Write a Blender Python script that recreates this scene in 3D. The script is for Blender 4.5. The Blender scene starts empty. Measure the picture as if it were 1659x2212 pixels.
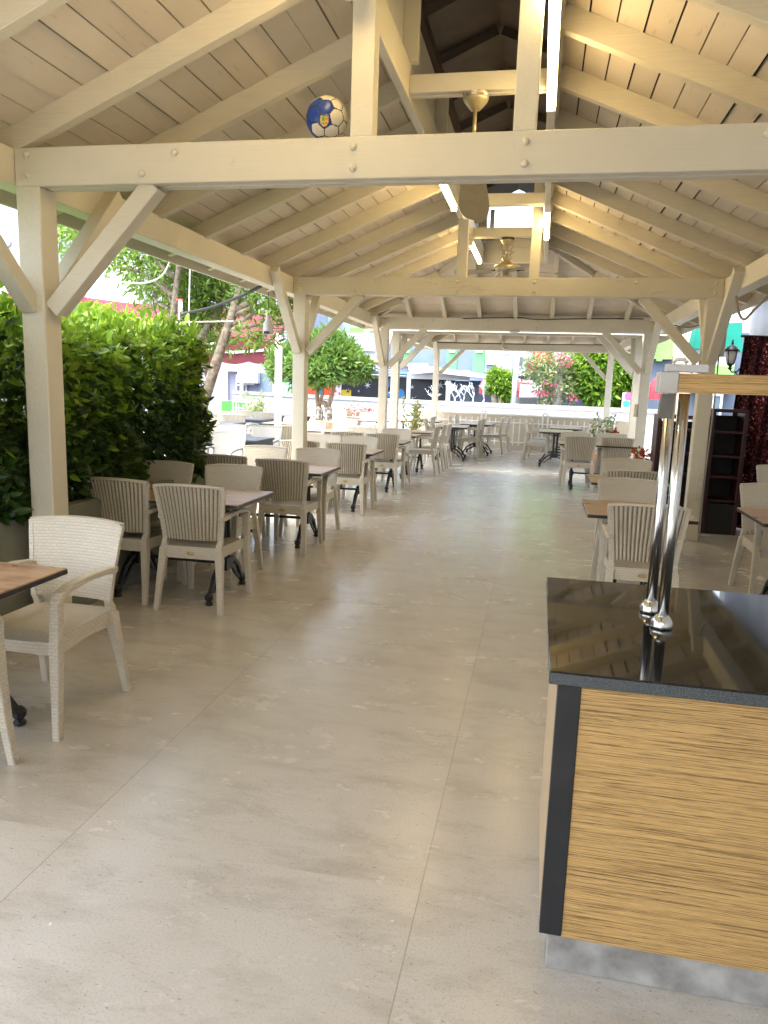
import bpy, bmesh, math, random
from mathutils import Vector, Matrix, noise as mnoise
import numpy as np
SC = bpy.context.scene
COL = SC.collection
PI = math.pi
# ------------------------------------------------------------ camera
YAW, PITCH, ROLL, FOC = 0.2007, 0.1694, 0.0334, 1600.25   # focal length in 1659 x 2212 pixels
CAMZ = 1.6
_f = Vector((-math.sin(YAW)*math.cos(PITCH), math.cos(YAW)*math.cos(PITCH), -math.sin(PITCH)))
_r0 = Vector((math.cos(YAW), math.sin(YAW), 0)); _u0 = _r0.cross(_f)
_r = _r0*math.cos(ROLL) + _u0*math.sin(ROLL); _u = -_r0*math.sin(ROLL) + _u0*math.cos(ROLL)
cam = bpy.data.objects.new('camera', bpy.data.cameras.new('camera')); COL.objects.link(cam)
M = Matrix((( _r.x, _u.x, -_f.x, 0), (_r.y, _u.y, -_f.y, 0), (_r.z, _u.z, -_f.z, CAMZ), (0, 0, 0, 1)))
cam.matrix_world = M
cam.data.sensor_fit = 'VERTICAL'; cam.data.sensor_height = 24; cam.data.lens = 24*FOC/2212
cam.data.clip_start = 0.05; cam.data.clip_end = 2000
SC.camera = cam
def at(u, v, Y):
    "pixel of the 1659x2212 photograph at depth Y -> world point"
    d = _f + _r*((u-829.5)/FOC) - _u*((v-1106)/FOC)
    return Vector((0, 0, CAMZ)) + d*(Y/d.y)
# ------------------------------------------------------------ sky, sun, exposure
SUN_EL, SUN_AZ = math.radians(70), math.radians(-150)       # azimuth from +Y towards +X
w = bpy.data.worlds.new("World"); SC.world = w; w.use_nodes = True
nt = w.node_tree; bg = nt.nodes['Background']
sky = nt.nodes.new('ShaderNodeTexSky'); sky.sky_type = 'NISHITA'; sky.sun_disc = False
sky.sun_elevation = SUN_EL; sky.sun_rotation = SUN_AZ; sky.air_density = 1.0; sky.dust_density = 4.0; sky.ozone_density = 1.0
hs = nt.nodes.new('ShaderNodeHueSaturation'); hs.inputs['Saturation'].default_value = .58; nt.links.new(sky.outputs[0], hs.inputs['Color']); nt.links.new(hs.outputs[0], bg.inputs[0]); bg.inputs[1].default_value = 0.13
sun = bpy.data.objects.new('sun', bpy.data.lights.new('sun', 'SUN')); COL.objects.link(sun)
sun.data.energy = .6; sun.data.angle = math.radians(20); sun.data.color = (1, .95, .86)
sd = Vector((math.sin(SUN_AZ)*math.cos(SUN_EL), math.cos(SUN_AZ)*math.cos(SUN_EL), math.sin(SUN_EL)))
sun.rotation_euler = sd.to_track_quat('Z', 'Y').to_euler()
SC.view_settings.view_transform = 'Standard'; SC.view_settings.look = 'None'
SC.view_settings.exposure = 3.12; SC.view_settings.gamma = 1
SC.cycles.max_bounces = 10; SC.cycles.diffuse_bounces = 6; SC.cycles.glossy_bounces = 4
SC.cycles.transmission_bounces = 4; SC.cycles.use_denoising = True; SC.cycles.sample_clamp_indirect = 8
R = random.Random(7)
# ------------------------------------------------------------ materials
def mat(name, col=(.5, .5, .5), rough=.5, metal=0, spec=.5):
    m = bpy.data.materials.new(name); m.use_nodes = True
    b = m.node_tree.nodes['Principled BSDF']
    b.inputs['Base Color'].default_value = (*col, 1); b.inputs['Roughness'].default_value = rough
    b.inputs['Metallic'].default_value = metal; b.inputs['Specular IOR Level'].default_value = spec
    return m
class NT:
    "tiny node-graph helper"
    def __init__(s, m): s.t = m.node_tree; s.b = s.t.nodes['Principled BSDF']
    def n(s, typ, ins=None, **kw):
        d = s.t.nodes.new(typ)
        for k, v in kw.items(): setattr(d, k, v)
        for k, v in (ins or {}).items():
            if hasattr(v, 'is_output'): s.t.links.new(v, d.inputs[k])
            else: d.inputs[k].default_value = v
        return d
    def link(s, out, inp): s.t.links.new(out, s.b.inputs[inp])
    def coord(s, which='Object', scale=(1, 1, 1)):
        c = s.n('ShaderNodeTexCoord'); mp = s.n('ShaderNodeMapping'); s.t.links.new(c.outputs[which], mp.inputs[0])
        mp.inputs['Scale'].default_value = scale; return mp.outputs[0]
    def noise(s, vec, scale, detail=4, rough=.55, dist=0):
        return s.n('ShaderNodeTexNoise', {'Vector': vec, 'Scale': scale, 'Detail': detail, 'Roughness': rough, 'Distortion': dist}).outputs[0]
    def ramp(s, fac, stops):
        d = s.n('ShaderNodeValToRGB', {'Fac': fac}); e = d.color_ramp.elements
        while len(e) < len(stops): e.new(.5)
        for i, (p, c) in enumerate(stops): e[i].position = p; e[i].color = (*c, 1) if len(c) == 3 else c
        return d.outputs[0]
    def math(s, op, a, b=0.0, c=None):
        ins = {0: a, 1: b}
        if c is not None: ins[2] = c
        return s.n('ShaderNodeMath', ins, operation=op).outputs[0]
    def mix(s, fac, a, b, mode='MIX'):
        d = s.n('ShaderNodeMix', data_type='RGBA', blend_type=mode)
        for i, v in ((0, fac), (6, a), (7, b)):
            if hasattr(v, 'is_output'): s.t.links.new(v, d.inputs[i])
            else: d.inputs[i].default_value = v if i == 0 else (*v, 1)
        return d.outputs[2]
    def bump(s, h, strength=.3, dist=.01):
        d = s.n('ShaderNodeBump', {'Height': h, 'Strength': strength, 'Distance': dist}); s.link(d.outputs[0], 'Normal')
def noisy(name, c1, c2, rough=.5, scale=6, sc=(1, 1, 1), bump=0, spec=.5, metal=0, detail=5, lo=.35, hi=.65):
    m = mat(name, c1, rough, metal, spec); g = NT(m); v = g.coord('Object', sc)
    f = g.noise(v, scale, detail); g.link(g.ramp(f, [(lo, c1), (hi, c2)]), 'Base Color')
    if bump: g.bump(g.noise(v, scale*6, 4), bump, .004)
    return m
def painted_wood(name, c1, c2, rough=.5):
    m = mat(name, c1, rough, 0, .35); g = NT(m); v = g.coord('Object')
    f = g.noise(v, 2.2, 6, .65); col = g.ramp(f, [(.3, c1), (.7, c2)])
    gr = g.noise(g.coord('Generated', (3, 40, 40)), 3.0, 5, .6)
    col = g.mix(.25, col, g.ramp(gr, [(.35, tuple(x*.8 for x in c1)), (.6, c2)]))
    st = g.noise(v, 9, 6, .7); col = g.mix(g.ramp(st, [(.66, (0, 0, 0)), (.8, (.55, .55, .55))]), col, tuple(x*.62 for x in c1))
    g.link(col, 'Base Color'); g.bump(g.noise(v, 60, 3), .12, .003); return m
PAINT = painted_wood('cream_painted_wood', (.60, .565, .455), (.665, .635, .52))
def board_mat(name, c1, c2, c3, amt=.6, lo=.60):
    m = mat(name, c1, .62, 0, .3); g = NT(m)
    ri = g.n('ShaderNodeNewGeometry').outputs['Random Per Island']
    v = g.coord('Object'); n1 = g.noise(v, 1.6, 5, .6)
    col = g.mix(g.ramp(n1, [(.35, (0, 0, 0)), (.7, (1, 1, 1))]), c1, c2)
    col = g.mix(g.math('MULTIPLY', ri, .45), col, tuple(x*.78 for x in c1))
    dirt = g.noise(g.coord('Object', (5, .8, 5)), 3.5, 8, .72)
    col = g.mix(g.ramp(dirt, [(lo, (0, 0, 0)), (lo+.16, (amt, amt, amt))]), col, c3)
    g.link(col, 'Base Color'); g.bump(g.noise(g.coord('Object', (30, 2, 30)), 3, 5), .15, .004); return m
BOARD = board_mat('weathered_cream_boards', (.60, .525, .41), (.67, .60, .485), (.17, .13, .085))
def crack_wood():
    m = painted_wood('cracked_cream_beam', (.57, .53, .41), (.63, .595, .47)); g = NT(m); old = g.b.inputs['Base Color'].links[0].from_socket
    n = g.noise(g.coord('Object', (.55, 1, 9)), 1.6, 5, .6, .25); d = g.math('LESS_THAN', g.math('ABSOLUTE', g.math('SUBTRACT', n, .5)), .0022)
    k = g.math('GREATER_THAN', g.noise(g.coord('Object', (.8, 3, 3)), 1.3, 2), .56); g.link(g.mix(g.math('MULTIPLY', g.math('MULTIPLY', d, k), .8), old, (.16, .12, .07)), 'Base Color'); return m
TIEWOOD = crack_wood()
RAFT = painted_wood('rafter_paint', (.56, .515, .385), (.63, .58, .45))
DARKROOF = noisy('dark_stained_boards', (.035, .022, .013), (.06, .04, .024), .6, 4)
ROOFFELT = noisy('black_roofing_felt', (.008, .008, .008), (.014, .013, .012), .9, 9)
def weave_mat(name, c, dark):
    m = mat(name, c, .42, 0, .4); g = NT(m); uv = g.n('ShaderNodeUVMap').outputs[0]
    br = g.n('ShaderNodeTexBrick', {'Vector': uv, 'Scale': 1.0, 'Mortar Size': .0019, 'Mortar Smooth': 1.0, 'Brick Width': .031, 'Row Height': .0155,
             'Color1': (*c, 1), 'Color2': (*tuple(x*.93 for x in c), 1), 'Mortar': (*dark, 1)}, offset=.5)
    n = g.noise(g.coord('Object'), 3, 3); col = g.mix(g.math('MULTIPLY', n, .25), br.outputs[0], tuple(x*.8 for x in c))
    g.link(col, 'Base Color')
    # strand profile: bulge across each row and along each crossing
    sp = g.n('ShaderNodeSeparateXYZ', {0: uv}); 
    wy = g.math('ABSOLUTE', g.math('SINE', g.math('MULTIPLY', sp.outputs[1], PI/.0155)))
    h = g.math('SUBTRACT', g.math('MULTIPLY', wy, .55), g.math('MULTIPLY', br.outputs[1], 1.0))
    g.bump(h, .5, .004); return m
WEAVE = weave_mat('cream_plastic_rattan', (.64, .59, .485), (.43, .385, .30))
WEAVEW = weave_mat('white_plastic_rattan', (.37, .37, .345), (.22, .22, .20))
def rib_mat():
    m = mat('ribbed_plastic_rattan', (.5, .44, .35), .5, 0, .4); g = NT(m); uv = g.n('ShaderNodeUVMap').outputs[0]; sp = g.n('ShaderNodeSeparateXYZ', {0: uv})
    w2 = g.math('SINE', g.math('MULTIPLY', sp.outputs[1], PI/.0062)); n = g.noise(g.coord('Object'), 4, 3)
    col = g.ramp(g.math('ADD', g.math('MULTIPLY', w2, .16), n), [(.3, (.47, .42, .325)), (.7, (.61, .555, .45))]); g.link(col, 'Base Color'); g.bump(w2, .5, .003); return m
RIB = rib_mat()
GROOVE = noisy('shaded_groove_weave', (.23, .20, .15), (.30, .265, .20), .6, 60)  # darker colour stands in for shade and open weave between the ribs
BADGE = noisy('brass_badge', (.38, .30, .12), (.5, .42, .2), .35, 40, metal=.6)
def tabletop_mat():
    m = mat('walnut_laminate', (.4, .27, .16), .30, 0, .5); g = NT(m); v = g.coord('Object', (1.0, 9, 9))
    n = g.noise(v, 2.2, 7, .62, .6); col = g.ramp(n, [(.28, (.17, .095, .05)), (.45, (.34, .215, .125)), (.58, (.46, .31, .19)), (.75, (.30, .18, .10))])
    bl = g.noise(g.coord('Object'), 5, 4); col = g.mix(g.ramp(bl, [(.45, (0, 0, 0)), (.7, (.5, .5, .5))]), col, (.50, .36, .24))
    g.link(col, 'Base Color'); g.link(g.ramp(bl, [(.3, (.25, .25, .25)), (.7, (.38, .38, .38))]), 'Roughness'); return m
WALNUT = tabletop_mat()
BLACKEDGE = noisy('black_table_edge', (.012, .012, .013), (.03, .03, .032), .4, 30)
IRON = noisy('black_cast_iron', (.008, .009, .012), (.02, .022, .028), .42, 20, bump=.2)
GREYPLASTIC = noisy('anthracite_plastic_rattan', (.045, .052, .066), (.06, .068, .084), .45, 60, bump=.3)
STEEL = mat('polished_steel', (.82, .83, .83), .2, 1)
def granite(name, rough, c1, c2):
    m = mat(name, c1, rough, 0, .6); g = NT(m); v = g.coord('Object')
    n = g.n('ShaderNodeTexVoronoi', {'Vector': v, 'Scale': 420}).outputs[0]; n2 = g.noise(v, 160, 4, .7)
    f = g.math('MULTIPLY', n, n2); g.link(g.ramp(f, [(.12, c1), (.45, c2)]), 'Base Color')
    b = g.noise(g.coord('Object', (2, 6, 1)), 3, 4); g.link(g.ramp(b, [(.4, (rough,)*3), (.75, (rough+.04,)*3)]), 'Roughness'); return m
GRANITE = granite('black_granite_polished', .025, (.006, .006, .006), (.02, .018, .016))
GRANEDGE = granite('black_granite_edge', .5, (.016, .021, .026), (.10, .12, .13))
def zebra(name, c):
    m = mat(name, c[1], .38, 0, .4); g = NT(m)
    a = g.noise(g.coord('Object', (.22, 1, 24)), 2.0, 9, .72, .25); b = g.noise(g.coord('Object', (.7, 1, 120)), 2.0, 4, .6, .2)
    f = g.math('ADD', g.math('MULTIPLY', a, .62), g.math('MULTIPLY', b, .38))
    g.link(g.ramp(f, [(.30, c[0]), (.36, c[1]), (.40, c[0]), (.43, c[2]), (.455, c[1]), (.475, c[2]), (.50, c[1]), (.515, c[0]), (.535, c[2]), (.56, c[1]), (.58, c[2]), (.605, c[0]), (.63, c[1]), (.68, c[0])]), 'Base Color'); return m
ZEBRA = zebra('zebrano_laminate', ((.06, .034, .014), (.36, .21, .07), (.64, .42, .165)))
OAK = zebra('pale_oak_edge', ((.42, .30, .17), (.52, .39, .24), (.56, .43, .28)))
CONCRETE = noisy('grey_concrete_skirting', (.20, .195, .18), (.40, .395, .375), .55, 9, bump=.25, detail=8)
MATTEBLACK = noisy('matt_black_trim', (.008, .010, .012), (.016, .018, .021), .42, 9)
def floor_mat():
    m = mat('beige_porcelain_tiles', (.5, .46, .4), .3, 0, .75); g = NT(m)
    c = g.n('ShaderNodeTexCoord').outputs['Object']; sp = g.n('ShaderNodeSeparateXYZ', {0: c})
    tx = g.math('DIVIDE', g.math('ADD', sp.outputs[0], .274), 1.243); ty = g.math('DIVIDE', g.math('SUBTRACT', sp.outputs[1], 2.135), 1.268)
    def edge(t, w):
        fr = g.math('FRACT', t); d = g.math('MINIMUM', fr, g.math('SUBTRACT', 1.0, fr)); return g.math('LESS_THAN', d, w)
    jx = edge(tx, .0016); jy = edge(ty, .0014)
    cell = g.n('ShaderNodeCombineXYZ', {0: g.math('FLOOR', tx), 1: g.math('FLOOR', ty)}).outputs[0]
    wn = g.n('ShaderNodeTexWhiteNoise', {'Vector': cell}).outputs[0]
    off = g.n('ShaderNodeVectorMath', {0: c, 1: g.n('ShaderNodeVectorMath', {0: cell, 1: (3.7, 9.1, 0)}, operation='MULTIPLY').outputs[0]}, operation='ADD').outputs[0]
    cl = g.noise(off, 1.1, 5, .6); st = g.n('ShaderNodeMapping', {0: off, 'Rotation': (0, 0, .35), 'Scale': (1.0, 2.8, 1)}).outputs[0]
    veins = g.noise(st, 2.4, 7, .68, .4); sp1 = g.noise(st, 38, 4, .75)
    col = g.mix(g.ramp(cl, [(.3, (0, 0, 0)), (.7, (1, 1, 1))]), (.50, .468, .408), (.56, .535, .48))
    col = g.mix(g.ramp(veins, [(.48, (0, 0, 0)), (.66, (.4, .4, .4))]), col, (.30, .26, .20))
    gr = g.noise(c, 130, 3, .7); col = g.mix(g.ramp(gr, [(.5, (0, 0, 0)), (.75, (.5, .5, .5))]), col, (.27, .235, .18)); sm2 = g.noise(g.n('ShaderNodeMapping', {0: c, 'Rotation': (0, 0, 1.1), 'Scale': (1, 2.4, 1)}).outputs[0], 1.7, 8, .75, .8)
    col = g.mix(g.ramp(sm2, [(.56, (0, 0, 0)), (.70, (.28, .28, .28))]), col, (.37, .335, .275))
    pit = g.math('MULTIPLY', g.math('GREATER_THAN', sp1, .635), g.math('GREATER_THAN', veins, .46))
    col = g.mix(g.math('MULTIPLY', pit, .7), col, (.19, .16, .13))
    wp = g.noise(c, 34, 2, .5); col = g.mix(g.math('GREATER_THAN', wp, .765), col, (.70, .68, .63))
    col = g.mix(g.math('MULTIPLY', wn, .16), col, (.50, .46, .41))
    col = g.mix(g.math('MULTIPLY', jx, .55), col, (.24, .20, .155)); col = g.mix(g.math('MULTIPLY', jy, .45), col, (.52, .49, .42))
    g.link(col, 'Base Color')
    rg = g.noise(c, 2.2, 6, .65); sm = g.noise(g.n('ShaderNodeMapping', {0: c, 'Scale': (1.3, 2.6, 1)}).outputs[0], 2.2, 6, .7)
    r2 = g.math('ADD', g.math('MULTIPLY', rg, .15), g.math('MULTIPLY', sm, .13)); g.link(g.math('ADD', r2, .115), 'Roughness')
    g.bump(g.math('SUBTRACT', g.math('MULTIPLY', sp1, .3), g.math('ADD', jx, jy)), .12, .002); return m
FLOOR = floor_mat()
ASPHALT = noisy('asphalt', (.05, .05, .05), (.08, .08, .078), .9, 40)
WHITEMETAL = noisy('white_painted_metal', (.72, .70, .66), (.80, .79, .76), .45, 8)
WHITEWALL = noisy('white_rendered_wall', (.33, .36, .42), (.40, .43, .49), .8, 1.5)
COPING = noisy('grey_stone_coping', (.28, .27, .25), (.36, .35, .33), .7, 6)
CREAMWALL = noisy('cream_rendered_wall', (.52, .45, .33), (.60, .53, .40), .8, 2)
PLANTER = noisy('grey_green_planter_render', (.16, .17, .14), (.22, .23, .19), .8, 3, bump=.2)
SOIL = noisy('soil', (.03, .02, .012), (.06, .04, .025), .9, 30)
BUILDWALL = noisy('white_building_render', (.42, .45, .48), (.5, .53, .56), .75, 3)
def leafmat(name, stops, trans=.35, rough=.38):
    m = mat(name, stops[0][1], rough, 0, .4); g = NT(m)
    ri = g.n('ShaderNodeNewGeometry').outputs['Random Per Island']; col = g.ramp(ri, stops); g.link(col, 'Base Color')
    tr = g.n('ShaderNodeBsdfTranslucent', {0: g.mix(.5, col, (.35, .5, .06))}); mx = g.n('ShaderNodeMixShader', {0: trans})
    out = [x for x in g.t.nodes if x.type == 'OUTPUT_MATERIAL'][0]
    g.t.links.new(g.b.outputs[0], mx.inputs[1]); g.t.links.new(tr.outputs[0], mx.inputs[2]); g.t.links.new(mx.outputs[0], out.inputs[0]); return m
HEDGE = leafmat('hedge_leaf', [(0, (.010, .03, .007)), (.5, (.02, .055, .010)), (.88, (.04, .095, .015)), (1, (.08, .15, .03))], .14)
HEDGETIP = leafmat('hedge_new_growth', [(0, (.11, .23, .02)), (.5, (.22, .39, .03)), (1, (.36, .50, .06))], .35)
LEAF1 = leafmat('tree_leaf', [(0, (.06, .13, .02)), (.5, (.13, .25, .04)), (1, (.26, .38, .09))], .45)
LEAF2 = leafmat('citrus_leaf', [(0, (.05, .13, .03)), (.5, (.10, .22, .05)), (1, (.24, .36, .09))], .3)
LEAF3 = leafmat('lime_green_leaf', [(0, (.08, .19, .02)), (.5, (.16, .31, .03)), (1, (.28, .44, .06))], .4)
LEAF4 = leafmat('olive_leaf', [(0, (.13, .17, .07)), (.5, (.22, .27, .12)), (1, (.34, .36, .20))], .35)
MAGENTA = leafmat('magenta_bracts', [(0, (.45, .02, .12)), (1, (.7, .08, .25))], .3)
REDPETAL = leafmat('red_petals', [(0, (.35, .01, .015)), (1, (.62, .03, .03))], .2)
BARK = noisy('brown_bark', (.20, .14, .09), (.34, .26, .18), .85, 14, sc=(1, 1, .3), bump=.5)
PALEBARK = noisy('pale_bark', (.40, .34, .24), (.52, .46, .35), .85, 14, bump=.4)
LIMEWASH = noisy('limewashed_bark', (.20, .17, .13), (.62, .60, .55), .85, 16, bump=.5, lo=.45, hi=.55)
WHITETWIG = noisy('white_painted_twigs', (.62, .66, .74), (.75, .78, .84), .6, 9)
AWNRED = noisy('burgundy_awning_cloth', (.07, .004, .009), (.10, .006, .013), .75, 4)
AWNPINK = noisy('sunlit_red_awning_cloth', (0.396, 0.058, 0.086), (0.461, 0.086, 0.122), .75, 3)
DOMERED = noisy('red_dome_awning_cloth', (0.274, 0.022, 0.036), (0.360, 0.043, 0.065), .7, 6)
BLUE = noisy('blue_render', (0.144, 0.202, 0.302), (0.180, 0.238, 0.346), .8, 1.2)
LAV = noisy('lavender_render', (0.274, 0.288, 0.403), (0.317, 0.331, 0.446), .8, 1.2)
MINT = noisy('mint_render', (0.259, 0.518, 0.418), (0.302, 0.562, 0.475), .8, 1.2)
GREENP = noisy('bright_green_render', (0.130, 0.446, 0.173), (0.166, 0.490, 0.216), .8, 1.5)
LIME = noisy('lime_green_render', (0.158, 0.418, 0.086), (0.202, 0.461, 0.115), .8, 1.5)
SLATE = noisy('slate_blue_render', (.07, .10, .14), (.10, .13, .18), .7, 1.5)
WHITEP = noisy('white_paint', (.46, .47, .49), (.54, .55, .57), .5, 2)
GREYP = noisy('grey_paint', (.34, .35, .36), (.40, .41, .42), .6, 3)
TERRA = noisy('terracotta_edge', (.45, .25, .13), (.55, .34, .2), .7, 5)
GLASS = mat('window_glass', (.10, .14, .17), .06, 0, .8)
CURTAINW = noisy('pale_curtain', (.45, .52, .58), (.58, .64, .70), .8, 12, sc=(8, 1, 1))
NAVY = noisy('black_mural_ground', (.006, .008, .014), (.012, .016, .026), .35, 3)
def flat(name, c, rough=.6): return noisy(name, c, tuple(min(1, x*1.12) for x in c), rough, 5)
TEAL = flat('teal_cloth', (.0, .22, .16), .7); ORANGE = flat('mural_red', (.55, .06, .02)); YELLOW = flat('mural_yellow', (.36, .26, .015))
MBLUE = flat('mural_blue', (.02, .14, .34)); PINK = flat('pink_print', (.62, .10, .30)); SKYB = flat('blue_print', (.05, .38, .72)); REDF = flat('red_flag_cloth', (.62, .03, .03))
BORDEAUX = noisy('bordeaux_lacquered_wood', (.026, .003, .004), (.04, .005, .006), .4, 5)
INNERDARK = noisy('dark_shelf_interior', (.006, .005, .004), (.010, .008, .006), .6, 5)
BALLB = flat('ball_blue', (.008, .04, .24), .35); BALLW = noisy('ball_worn_white', (.56, .50, .38), (.66, .60, .48), .5, 8)
BALLSEAM = flat('ball_seam', (.03, .03, .03)); CRESTY = flat('crest_yellow', (.62, .45, .06)); CRESTG = flat('crest_green', (.10, .30, .05)); CRESTR = flat('crest_red', (.45, .06, .02))
BRASS = noisy('brass_painted_metal', (.40, .34, .21), (.48, .41, .27), .42, 10, metal=.5)
BLADE = noisy('woven_cane_blade', (.40, .32, .17), (.45, .36, .20), .5, 12, sc=(1, 1, 1))
CABLEB = mat('black_cable', (.012, .012, .013), .5); CABLEW = mat('white_cable', (.66, .65, .62), .5); CABLEG = mat('grey_cable', (.28, .26, .22), .5)
GREYTAPE = noisy('grey_duct_tape', (.40, .39, .37), (.52, .51, .49), .4, 8)
BLACKMETAL = mat('black_lantern_metal', (.010, .010, .012), .4, .3); FROST = mat('frosted_lantern_glass', (.40, .41, .40), .2)
SOCKET = flat('beige_socket_plastic', (.56, .52, .43), .4)
GREENBIN = flat('green_bin_plastic', (.13, .55, .10), .5)
def sequin():
    m = mat('red_sequin_cloth', (.15, .005, .01), .3, .6); g = NT(m); v = g.coord('Object')
    vo = g.n('ShaderNodeTexVoronoi', {'Vector': v, 'Scale': 95}); c = vo.outputs['Color']
    s = g.n('ShaderNodeSeparateXYZ', {0: c}).outputs[0]
    g.link(g.ramp(s, [(.0, (.012, .001, .002)), (.6, (.03, .0015, .004)), (.90, (.10, .006, .010)), (.97, (.6, .2, .2))]), 'Base Color')
    nm = g.n('ShaderNodeNormalMap', {'Color': c, 'Strength': .9}, space='OBJECT')
    mx = g.n('ShaderNodeVectorMath', {0: g.n('ShaderNodeNewGeometry').outputs['Normal'], 1: g.n('ShaderNodeVectorMath', {0: c, 1: (.5, .5, .5)}, operation='SUBTRACT').outputs[0]}, operation='ADD').outputs[0]
    g.link(mx, 'Normal'); return m
SEQUIN = sequin()
def tube_mat():
    m = mat('glowing_tube', (1, .9, .7), .4); b = m.node_tree.nodes['Principled BSDF']
    b.inputs['Emission Color'].default_value = (1.0, .72, .33, 1); b.inputs['Emission Strength'].default_value = 5.2; return m
TUBE = tube_mat()
# ------------------------------------------------------------ mesh builder
class MB:
    def __init__(s): s.v = []; s.f = []; s.m = []; s.uv = []
    def add(s, vs, fs, mi=0, uvs=None):
        o = len(s.v); s.v += [tuple(p) for p in vs]
        for i, f in enumerate(fs):
            s.f.append(tuple(o+k for k in f)); s.m.append(mi)
            s.uv.append(uvs[i] if uvs else None)
        return s
    def box(s, x0, x1, y0, y1, z0, z1, mi=0):
        return s.add([(x0,y0,z0),(x1,y0,z0),(x1,y1,z0),(x0,y1,z0),(x0,y0,z1),(x1,y0,z1),(x1,y1,z1),(x0,y1,z1)],
                     [(0,3,2,1),(4,5,6,7),(0,1,5,4),(1,2,6,5),(2,3,7,6),(3,0,4,7)], mi)
    def bar(s, p, q, w, h, up=(0,0,1), mi=0):
        "oriented box p->q; w across, h along up"
        p, q = Vector(p), Vector(q); d = (q-p).normalized(); up = Vector(up); a = d.cross(up).normalized(); b = a.cross(d)
        vs = []
        for c in (p, q):
            for i, j in ((-1,-1),(1,-1),(1,1),(-1,1)): vs.append(c + a*(i*w/2) + b*(j*h/2))
        return s.add(vs, [(0,1,2,3),(7,6,5,4),(0,4,5,1),(1,5,6,2),(2,6,7,3),(3,7,4,0)], mi)
    def prism(s, poly, d, mi=0):
        "poly: coplanar points; extruded by vector d"
        n = len(poly); d = Vector(d); vs = [Vector(p) for p in poly]; vs += [v+d for v in vs]
        nrm = Vector((0,0,0))
        for i in range(n): nrm += vs[i].cross(vs[(i+1) % n])
        fs = [tuple(range(n)), tuple(range(2*n-1, n-1, -1))] + [(i, i+n, (i+1) % n+n, (i+1) % n) for i in range(n)]
        if nrm.dot(d) > 0: fs = [tuple(reversed(f)) for f in fs]
        return s.add(vs, fs, mi)
    def sweep(s, pts, secs, ref=(0, 1, 0), mi=0):
        "rectangular section swept along pts; secs = [(w,d)] w along cross, d along ref"
        vs = []; n = len(pts); pts = [Vector(p) for p in pts]; ref = Vector(ref)
        for i, p in enumerate(pts):
            t = (pts[min(i+1, n-1)]-pts[max(i-1, 0)]).normalized(); a = t.cross(ref).normalized(); b = a.cross(t).normalized()
            ww, dd = secs[i] if isinstance(secs, list) else secs
            for x, y in ((-1,-1),(1,-1),(1,1),(-1,1)): vs.append(p + a*(x*ww/2) + b*(y*dd/2))
        fs = [(3,2,1,0), tuple(4*(n-1)+k for k in range(4))]
        for i in range(n-1):
            for k in range(4): fs.append((4*i+k, 4*i+(k+1) % 4, 4*i+4+(k+1) % 4, 4*i+4+k))
        return s.add(vs, fs, mi)
    def tube(s, pts, r, seg=8, mi=0, cap=True):
        pts = [Vector(p) for p in pts]; n = len(pts); vs = []; last = None
        for i, p in enumerate(pts):
            t = (pts[min(i+1, n-1)]-pts[max(i-1, 0)]).normalized()
            if last is None:
                a = t.cross(Vector((0,0,1)) if abs(t.z) < .9 else Vector((1,0,0))).normalized()
            else: a = (last - t*last.dot(t)).normalized()
            last = a; b = t.cross(a); rr = r[i] if isinstance(r, (list, tuple)) else r
            for k in range(seg): vs.append(p + a*(rr*math.cos(2*PI*k/seg)) + b*(rr*math.sin(2*PI*k/seg)))
        fs = []
        for i in range(n-1):
            for k in range(seg): fs.append((i*seg+k, i*seg+(k+1) % seg, (i+1)*seg+(k+1) % seg, (i+1)*seg+k))
        if cap: fs += [tuple(reversed(range(seg))), tuple((n-1)*seg+k for k in range(seg))]
        return s.add(vs, fs, mi)
    def lathe(s, prof, c=(0,0,0), seg=20, mi=0):
        vs = []; n = len(prof)
        for r, z in prof:
            for k in range(seg): vs.append((c[0]+r*math.cos(2*PI*k/seg), c[1]+r*math.sin(2*PI*k/seg), c[2]+z))
        fs = [(i*seg+k, i*seg+(k+1) % seg, (i+1)*seg+(k+1) % seg, (i+1)*seg+k) for i in range(n-1) for k in range(seg)]
        fs += [tuple(reversed(range(seg))), tuple((n-1)*seg+k for k in range(seg))]
        return s.add(vs, fs, mi)
    def build(s, name, mats, parent=None, bevel=0, smooth=False, uv=False, seg=1):
        me = bpy.data.meshes.new(name)
        bm = bmesh.new(); bv = [bm.verts.new(v) for v in s.v]
        for f, mi in zip(s.f, s.m):
            try: fc = bm.faces.new([bv[k] for k in f])
            except ValueError: continue
            fc.material_index = mi; fc.smooth = smooth
        bm.normal_update()
        if bevel:
            es = [e for e in bm.edges if len(e.link_faces) == 2 and e.calc_face_angle(0) > .6]
            bmesh.ops.bevel(bm, geom=es, offset=bevel, segments=seg, affect='EDGES', clamp_overlap=True)
        if uv:
            L = bm.loops.layers.uv.new('UVMap')
            for fc in bm.faces:
                n = fc.normal; ax = max(range(3), key=lambda i: abs(n[i]))
                for lp in fc.loops:
                    c = lp.vert.co; lp[L].uv = (c.x, c.y) if ax == 2 else ((c.x, c.z) if ax == 1 else (c.y, c.z))
        bm.to_mesh(me); bm.free()
        for m_ in (mats if isinstance(mats, (list, tuple)) else [mats]): me.materials.append(m_)
        o = bpy.data.objects.new(name, me); COL.objects.link(o)
        if parent: o.parent = parent
        return o
def tag(o, label=None, cat=None, group=None, kind=None):
    if label: o['label'] = label
    if cat: o['category'] = cat
    if group: o['group'] = group
    if kind: o['kind'] = kind
    return o
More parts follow.
